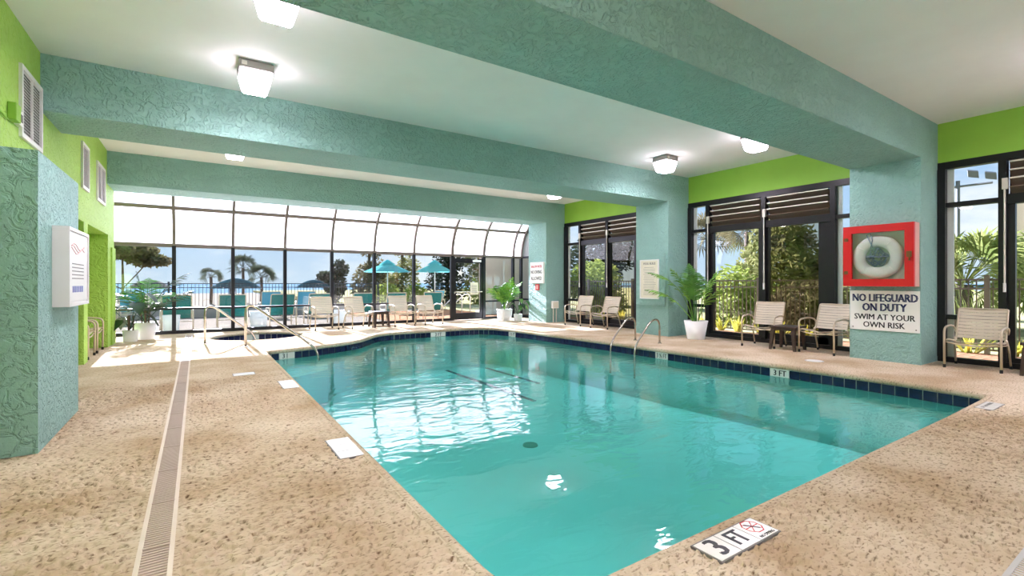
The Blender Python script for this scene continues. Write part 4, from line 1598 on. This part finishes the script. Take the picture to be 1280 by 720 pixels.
for x, y, w, h, lab in ((-0.62, 16.95, 0.42, 0.5, 'white box planter outside the glass beside the corner plants'),
                        (1.62, 17.0, 0.5, 0.55, 'white box planter outside the glass behind the long handrail'),
                        (4.06, 17.0, 0.42, 0.5, 'white box planter outside the glass between two strap chairs')):
    t = thing('outdoor_planter', lab, 'planter', (x, y, -0.03))
    MB().lathe([(w * 0.42, 0), (w * 0.5, h), (w * 0.45, h), (w * 0.44, h - 0.05)], 24, sq=True, cap=False).build('planter_body', M['pot_white'], t, True)
    MB().lathe([(w * 0.45, h - 0.06), (w * 0.2, h - 0.05)], 24, sq=True).build('soil', M['soil'], t)


def umbrella(name, label, x, y, zr, R, rise, m, z0=0.0, ribs=8, pole_m='white_paint', dome=False):
    t = thing(name, label, 'umbrella', (x, y, z0))
    top = zr + rise - z0
    MB().tube([(0, 0, 0), (0, 0, top)], 0.03, 8).build('pole', M[pole_m], t, True)
    mb_ = MB()
    rows = 5
    vs = [(0, 0, top)]
    n = ribs * 3
    for i in range(1, rows + 1):
        u = i / rows
        for k in range(n):
            a = 2 * PI * k / n
            sc = 1 - (0.05 * abs(math.sin(a * ribs / 2)) * u)
            zz = top - rise * (u ** 1.8 if dome else u ** 1.15)
            vs.append((R * u * math.cos(a) * sc, R * u * math.sin(a) * sc, zz))
    fs = [(0, 1 + k, 1 + (k + 1) % n) for k in range(n)]
    for i in range(rows - 1):
        for k in range(n):
            fs.append((1 + i * n + k, 1 + i * n + (k + 1) % n, 1 + (i + 1) * n + (k + 1) % n, 1 + (i + 1) * n + k))
    cn = mb_.add(vs, fs).build('canopy', m, t)
    if not dome:
        MB().lathe([(0.42, top - 0.1), (0.1, top + 0.12), (0.02, top + 0.16)], 16, cap=False).build('vent_cap', m, t)
    for k in range(ribs):
        a = 2 * PI * k / ribs
        MB().tube([(0, 0, top - 0.05), (R * 0.97 * math.cos(a), R * 0.97 * math.sin(a), top - rise * 1.02)], 0.012, 5).build('rib', M[pole_m], t)
    MB().lathe([(0.28, 0), (0.26, 0.06), (0.06, 0.09)], 16).build('base', M['iron_black'], t)
    return t


umbrella('patio_umbrella', 'open teal patio umbrella outside, seen between the table and door mullions', 8.45, 24.8, 1.98, 1.28, 0.5, M['umbrella_teal'])
umbrella('patio_umbrella', 'open teal patio umbrella outside, seen beside the glass door', 10.9, 24.2, 2.0, 1.1, 0.5, M['umbrella_teal'])
umbrella('beach_umbrella', 'blue domed beach umbrella beyond the fence, seen past the long handrail', 2.4, 40.5, 1.0, 1.7, 0.75, M['umbrella_blue'], -0.6, dome=True)
umbrella('beach_umbrella', 'blue domed beach umbrella beyond the fence, seen past the strap chairs', 6.2, 32.3, 1.1, 1.1, 0.51, M['umbrella_blue'], -0.05, dome=True)
umbrella('beach_umbrella', 'grey beach umbrella beyond the fence, seen past the corner palm', -2.9, 44.0, 1.0, 1.4, 0.65, M['umbrella_grey'], -0.6, dome=True)
hr = thing('outdoor_handrail', 'bent white handrail outside beyond the glass door', 'handrail', (10.2, 20.6, -0.02))
for dx in (0.0, 0.45):
    MB().tube(rounded([(dx + 0.5, 0, 0), (dx + 0.5, 0, 0.85), (dx + 0.2, 0, 0.9), (dx - 0.6, 0, 0.2)], 0.15), 0.025, 8).build('tube', M['white_paint'], hr, True)


# ================================================================== outside planting
def crown(mb_, c, rx, ry, rz, n, s, rnd):
    for _ in range(n):
        while True:
            p = Vector((rnd.uniform(-1, 1), rnd.uniform(-1, 1), rnd.uniform(-1, 1)))
            if 0.25 < p.length < 1:
                break
        q = Vector((c[0] + p.x * rx, c[1] + p.y * ry, c[2] + p.z * rz))
        d = Vector((rnd.gauss(0, 1), rnd.gauss(0, 1), rnd.gauss(0, 0.7))).normalized()
        e_ = d.orthogonal().normalized() * s * 0.45
        d = d * s
        mb_.add([q - d, q - e_, q + d, q + e_], [(0, 1, 2, 3)])


def tree(name, label, x, y, z0, blobs, n, s, m, trunk=0.15, seed=1, group=None):
    rnd = random.Random(seed)
    t = thing(name, label, 'tree' if trunk > 0.05 else 'shrub', (x, y, z0), group=group)
    mb_ = MB()
    for (bx_, by_, bz_, rx, ry, rz) in blobs:
        k = int(n * rx * rz / sum(b[3] * b[5] for b in blobs))
        crown(mb_, (bx_, by_, bz_), rx, ry, rz, k, s, rnd)
    mb_.build('foliage', m, t)
    ml = MB()
    zt = max(b[2] for b in blobs)
    ml.tube([(0, 0, 0), (0.05, 0, zt * 0.5), (0, 0, zt)], trunk, 7, radii=[trunk, trunk * 0.8, trunk * 0.5])
    for (bx_, by_, bz_, rx, ry, rz) in blobs:
        ml.tube([(0, 0, zt * 0.35), (bx_ * 0.5, by_ * 0.5, bz_ * 0.7), (bx_, by_, bz_)], trunk * 0.4, 5)
    ml.build('trunk', M['bark'], t)
    return t


def fan_leaf(mb_, base, d, stalk, L, n=11, spread=2.3, w=0.03):
    d = d.normalized()
    tip = base + d * stalk
    mb_.tube([base, tip], 0.012, 4)
    side = d.cross(Vector((0, 0, 1)))
    side = side.normalized() if side.length > 0.1 else Vector((1, 0, 0))
    side = Matrix.Rotation(base.x * 91.0 + base.y * 57.0, 3, d) @ side
    for i in range(n):
        a = -spread / 2 + spread * i / (n - 1)
        v = (d * math.cos(a) + side * math.sin(a)).normalized()
        pw = v.cross(side.cross(d)).normalized() * w
        e1 = tip + v * L * 0.55
        e2 = tip + v * L + Vector((0, 0, -0.25 * L))
        mb_.add([tip, e1 + pw, e2, e1 - pw], [(0, 1, 2, 3)])


def fan_palm(name, label, x, y, z0, h, R, n, m, seed, trunk=0.14, cat='tree', low=-0.5):
    rnd = random.Random(seed)
    t = thing(name, label, cat, (x, y, z0))
    mb_ = MB()
    for k in range(n):
        az = rnd.uniform(0, 2 * PI)
        el = rnd.uniform(low, 1.35)
        d = Vector((math.cos(az) * math.cos(el), math.sin(az) * math.cos(el), math.sin(el)))
        fan_leaf(mb_, Vector((0, 0, h)) + d * 0.08, d, R * rnd.uniform(0.35, 0.55), R * rnd.uniform(0.45, 0.65), w=R * 0.022)
    mb_.build('fronds', m, t)
    MB().tube([(0, 0, 0), (0.04, 0.02, h * 0.5), (0, 0, h)], trunk, 8).build('trunk', M['bark'], t, True)
    return t


def spiky(name, label, x, y, z0, n, L, m, seed, group=None):
    rnd = random.Random(seed)
    t = thing(name, label, 'plant', (x, y, z0), group=group)
    for k in range(n):
        az = rnd.uniform(0, 2 * PI)
        el = rnd.uniform(0.7, 1.45)
        d = Vector((math.cos(az) * math.cos(el), math.sin(az) * math.cos(el), math.sin(el)))
        s = Vector((-math.sin(az), math.cos(az), 0)) * 0.035
        l_ = L * rnd.uniform(0.7, 1.1)
        b0 = Vector((rnd.uniform(-0.06, 0.06), rnd.uniform(-0.06, 0.06), 0))
        up = s.cross(d).normalized() * 0.008
        MB().add([b0 - s * 0.6, b0 + s * 0.6, b0 + d * l_ * 0.5 + s + up, b0 + d * l_ * 0.5 - s + up, b0 + d * l_ + Vector((math.cos(az), math.sin(az), 0)) * 0.05],
                 [(0, 1, 2, 3), (3, 2, 4)]).build('leaf', m, t)
    return t


# beach side
tree('spreading_tree', 'brown spreading tree beyond the patio, above the corner palm', -4.6, 45.0, -0.6,
     [(0, 0, 4.4, 2.2, 2, 0.7), (1.6, 0, 3.7, 1.5, 1.5, 0.5), (-2.2, 0, 3.2, 0.9, 1, 1.0)], 2200, 0.26, M['tree_brown'], 0.1, 2)
fan_palm('cabbage_palm', 'low dark palm beyond the beach fence, tallest of the pair', 3.95, 56.5, -0.6, 3.6, 1.6, 34, M['tree_dark'], 5)
fan_palm('cabbage_palm', 'low dark palm beyond the beach fence, shorter of the pair', 5.4, 54.0, -0.6, 2.6, 1.5, 30, M['tree_dark'], 6)
fan_palm('cabbage_palm', 'small dark palm beyond the beach fence beside the domed umbrella', 1.1, 54.0, -0.6, 2.6, 1.1, 26, M['tree_dark'], 8)
tree('hedge_tree', 'dark tree at the end of the beach fence', 8.6, 37.0, -0.4, [(0, 0, 1.6, 0.8, 1, 1.2), (0.4, 0, 2.9, 0.6, 0.8, 0.7), (-0.8, 0, 2.2, 0.5, 0.6, 0.5)], 1500, 0.17, M['tree_dark'], 0.1, 3)
tree('hedge_tree', 'tall olive brown tree behind the strap chairs', 9.9, 33.0, -0.3, [(0, 0, 1.5, 1.2, 1.0, 1.7), (0.5, 0, 2.6, 0.9, 1, 0.9), (0.2, 0, 5.0, 1.3, 1.2, 1.6)], 3000, 0.16, M['tree_brown'], 0.12, 4)
tree('hedge_tree', 'olive tree behind the first teal patio umbrella', 14.0, 37.6, -0.3, [(0, 0, 1.6, 1.5, 1.0, 1.8), (0.6, 0, 3.0, 1.0, 1, 0.9), (-1.3, 0, 1.2, 1.2, 1, 1.3), (0.2, 0, 5.4, 1.7, 1.4, 1.7)], 3400, 0.17, M['tree_green'], 0.14, 5)
tree('hedge_tree', 'dark olive tree behind the second teal patio umbrella', 15.4, 32.0, -0.3, [(0, 0, 1.7, 1.7, 1.0, 1.9), (0.3, 0, 3.4, 1.4, 1, 0.9), (0.2, 0, 5.8, 1.8, 1.4, 1.7)], 3600, 0.17, M['tree_dark'], 0.14, 6)
tree('hedge_tree', 'green tree seen through the glass door', 17.6, 30.0, -0.3, [(0, 0, 1.5, 1.7, 1.2, 1.8), (-0.3, 0, 3.2, 1.5, 1, 1.2)], 3000, 0.17, M['tree_green'], 0.14, 7)
tree('patio_shrub', 'lime green shrub behind the strap chair closest to the glass door', 10.4, 25.6, -0.1, [(0, 0, 0.7, 0.7, 0.5, 0.8)], 700, 0.13, M['tree_lime'], 0.03, 8)
tree('patio_shrub', 'lime green shrub under the first teal patio umbrella', 9.3, 27.5, -0.1, [(0, 0, 0.6, 1.0, 0.5, 0.9)], 800, 0.13, M['tree_lime'], 0.03, 9)
# sliding door side
fan_palm('cabbage_palm', 'tall cabbage palm with a bare trunk outside the middle sliding doors', 21.6, 12.6, -0.2, 4.0, 1.5, 44, M['tree_brown'], 11, 0.13)
fan_palm('cabbage_palm', 'cabbage palm outside the sliding doors beside the narrow light', 26.5, 18.0, -0.2, 4.3, 1.9, 40, M['tree_brown'], 12, 0.13)
tree('broad_tree', 'broad olive tree behind the brown fence, outside the tinted door', 20.4, 10.4, -0.2, [(0, 0, 2.1, 1.8, 1.8, 1.7), (0.3, 0.2, 3.6, 1.3, 1.3, 0.8)], 3600, 0.17, M['tree_green'], 0.16, 13)
tree('broad_tree', 'round olive tree outside the tinted door, beside the life ring column', 20.5, 7.4, -0.2, [(0, 0, 1.8, 2.0, 1.8, 1.7)], 3200, 0.17, M['tree_brown'], 0.16, 14)
tree('garden_shrub', 'light green shrub behind the fence outside the middle doors', 16.4, 10.2, -0.2, [(0, 0, 1.1, 1.0, 1.0, 1.2), (0.4, -0.9, 0.8, 0.8, 0.9, 0.9)], 2000, 0.13, M['tree_lime'], 0.04, 15)
tree('garden_shrub', 'olive shrub low behind the fence outside the tinted door', 15.8, 7.2, -0.2, [(0, 0, 0.8, 1.0, 1.3, 0.9)], 1600, 0.12, M['tree_brown'], 0.04, 16)
tree('garden_shrub', 'bright green shrub outside the doors beside the no diving column', 15.2, 16.2, -0.2, [(0, 0, 1.6, 1.3, 1.3, 1.1), (0, -0.6, 0.7, 1.1, 1.1, 0.8)], 2600, 0.13, M['tree_lime'], 0.05, 17)
tree('broad_tree', 'dark tree far behind the bright green shrub', 23.0, 24.5, -0.2, [(0, 0, 2.6, 2.0, 2.0, 2.4), (1, -1.5, 3.6, 1.4, 1.4, 1.2)], 3000, 0.2, M['tree_dark'], 0.16, 18)
fan_palm('palmetto', 'large spiky palmetto behind the fence beyond the lone strap chair', 17.2, 4.0, -0.15, 1.5, 1.75, 62, M['palmetto'], 21, 0.2, 'shrub', -0.4)
fan_palm('palmetto', 'second spiky palmetto behind the fence beyond the louvred door', 20.8, 2.6, -0.15, 1.5, 1.9, 56, M['palmetto'], 22, 0.2, 'shrub', -0.4)
fan_palm('palmetto', 'spiky palmetto half hidden by the life ring column', 17.6, 5.9, -0.15, 1.2, 1.4, 50, M['palmetto'], 23, 0.2, 'shrub', -0.4)
GY = 'yellow striped plants along the fence'
for i, y in enumerate([1.2, 1.8, 2.4, 3.0, 3.6, 4.3, 5.0, 5.6, 6.2, 6.8, 7.4, 8.0, 8.6, 9.2, 9.9, 10.6, 11.6, 12.6, 13.6]):
    spiky('striped_plant', 'low yellow striped plant at the foot of the brown fence', 13.35 - 0.1 * (i % 2), y, -0.1, 16, 0.55, M['yellow_leaf'], 40 + i, GY)

lp = thing('light_mast', 'tall light mast with a cluster of floodlights outside', 'light mast', (33.0, 7.9, -0.2))
MB().tube([(0, 0, 0), (0, 0, 6.9)], 0.09, 8).build('mast', M['light_pole'], lp)
MB().tube([(0, -1.3, 6.6), (0, 1.3, 6.6)], 0.06, 6).build('crossarm', M['light_pole'], lp)
for k, y in enumerate((-1.25, -0.6, 0.5, 1.1)):
    MB().obox((-0.1, y, 6.95 + 0.2 * (k % 2)), (0.12, 0.04, 0.05), (0, 0.2, 0.06), (-0.05, 0, 0.16)).build('floodlight', M['light_pole'], lp)
fb = thing('far_building', 'pale tower building far behind the palmetto', 'building', (60.0, 10.6, -0.2))
MB().box(0, 8, -3.2, 0, 0, 30).build('tower_wall', M['tan_wall'], fb)
for k in range(7):
    MB().box(-0.1, 0, -2.6, -0.6, 3 + k * 3.6, 5 + k * 3.6).build('window_band', M['ink_grey'], fb)
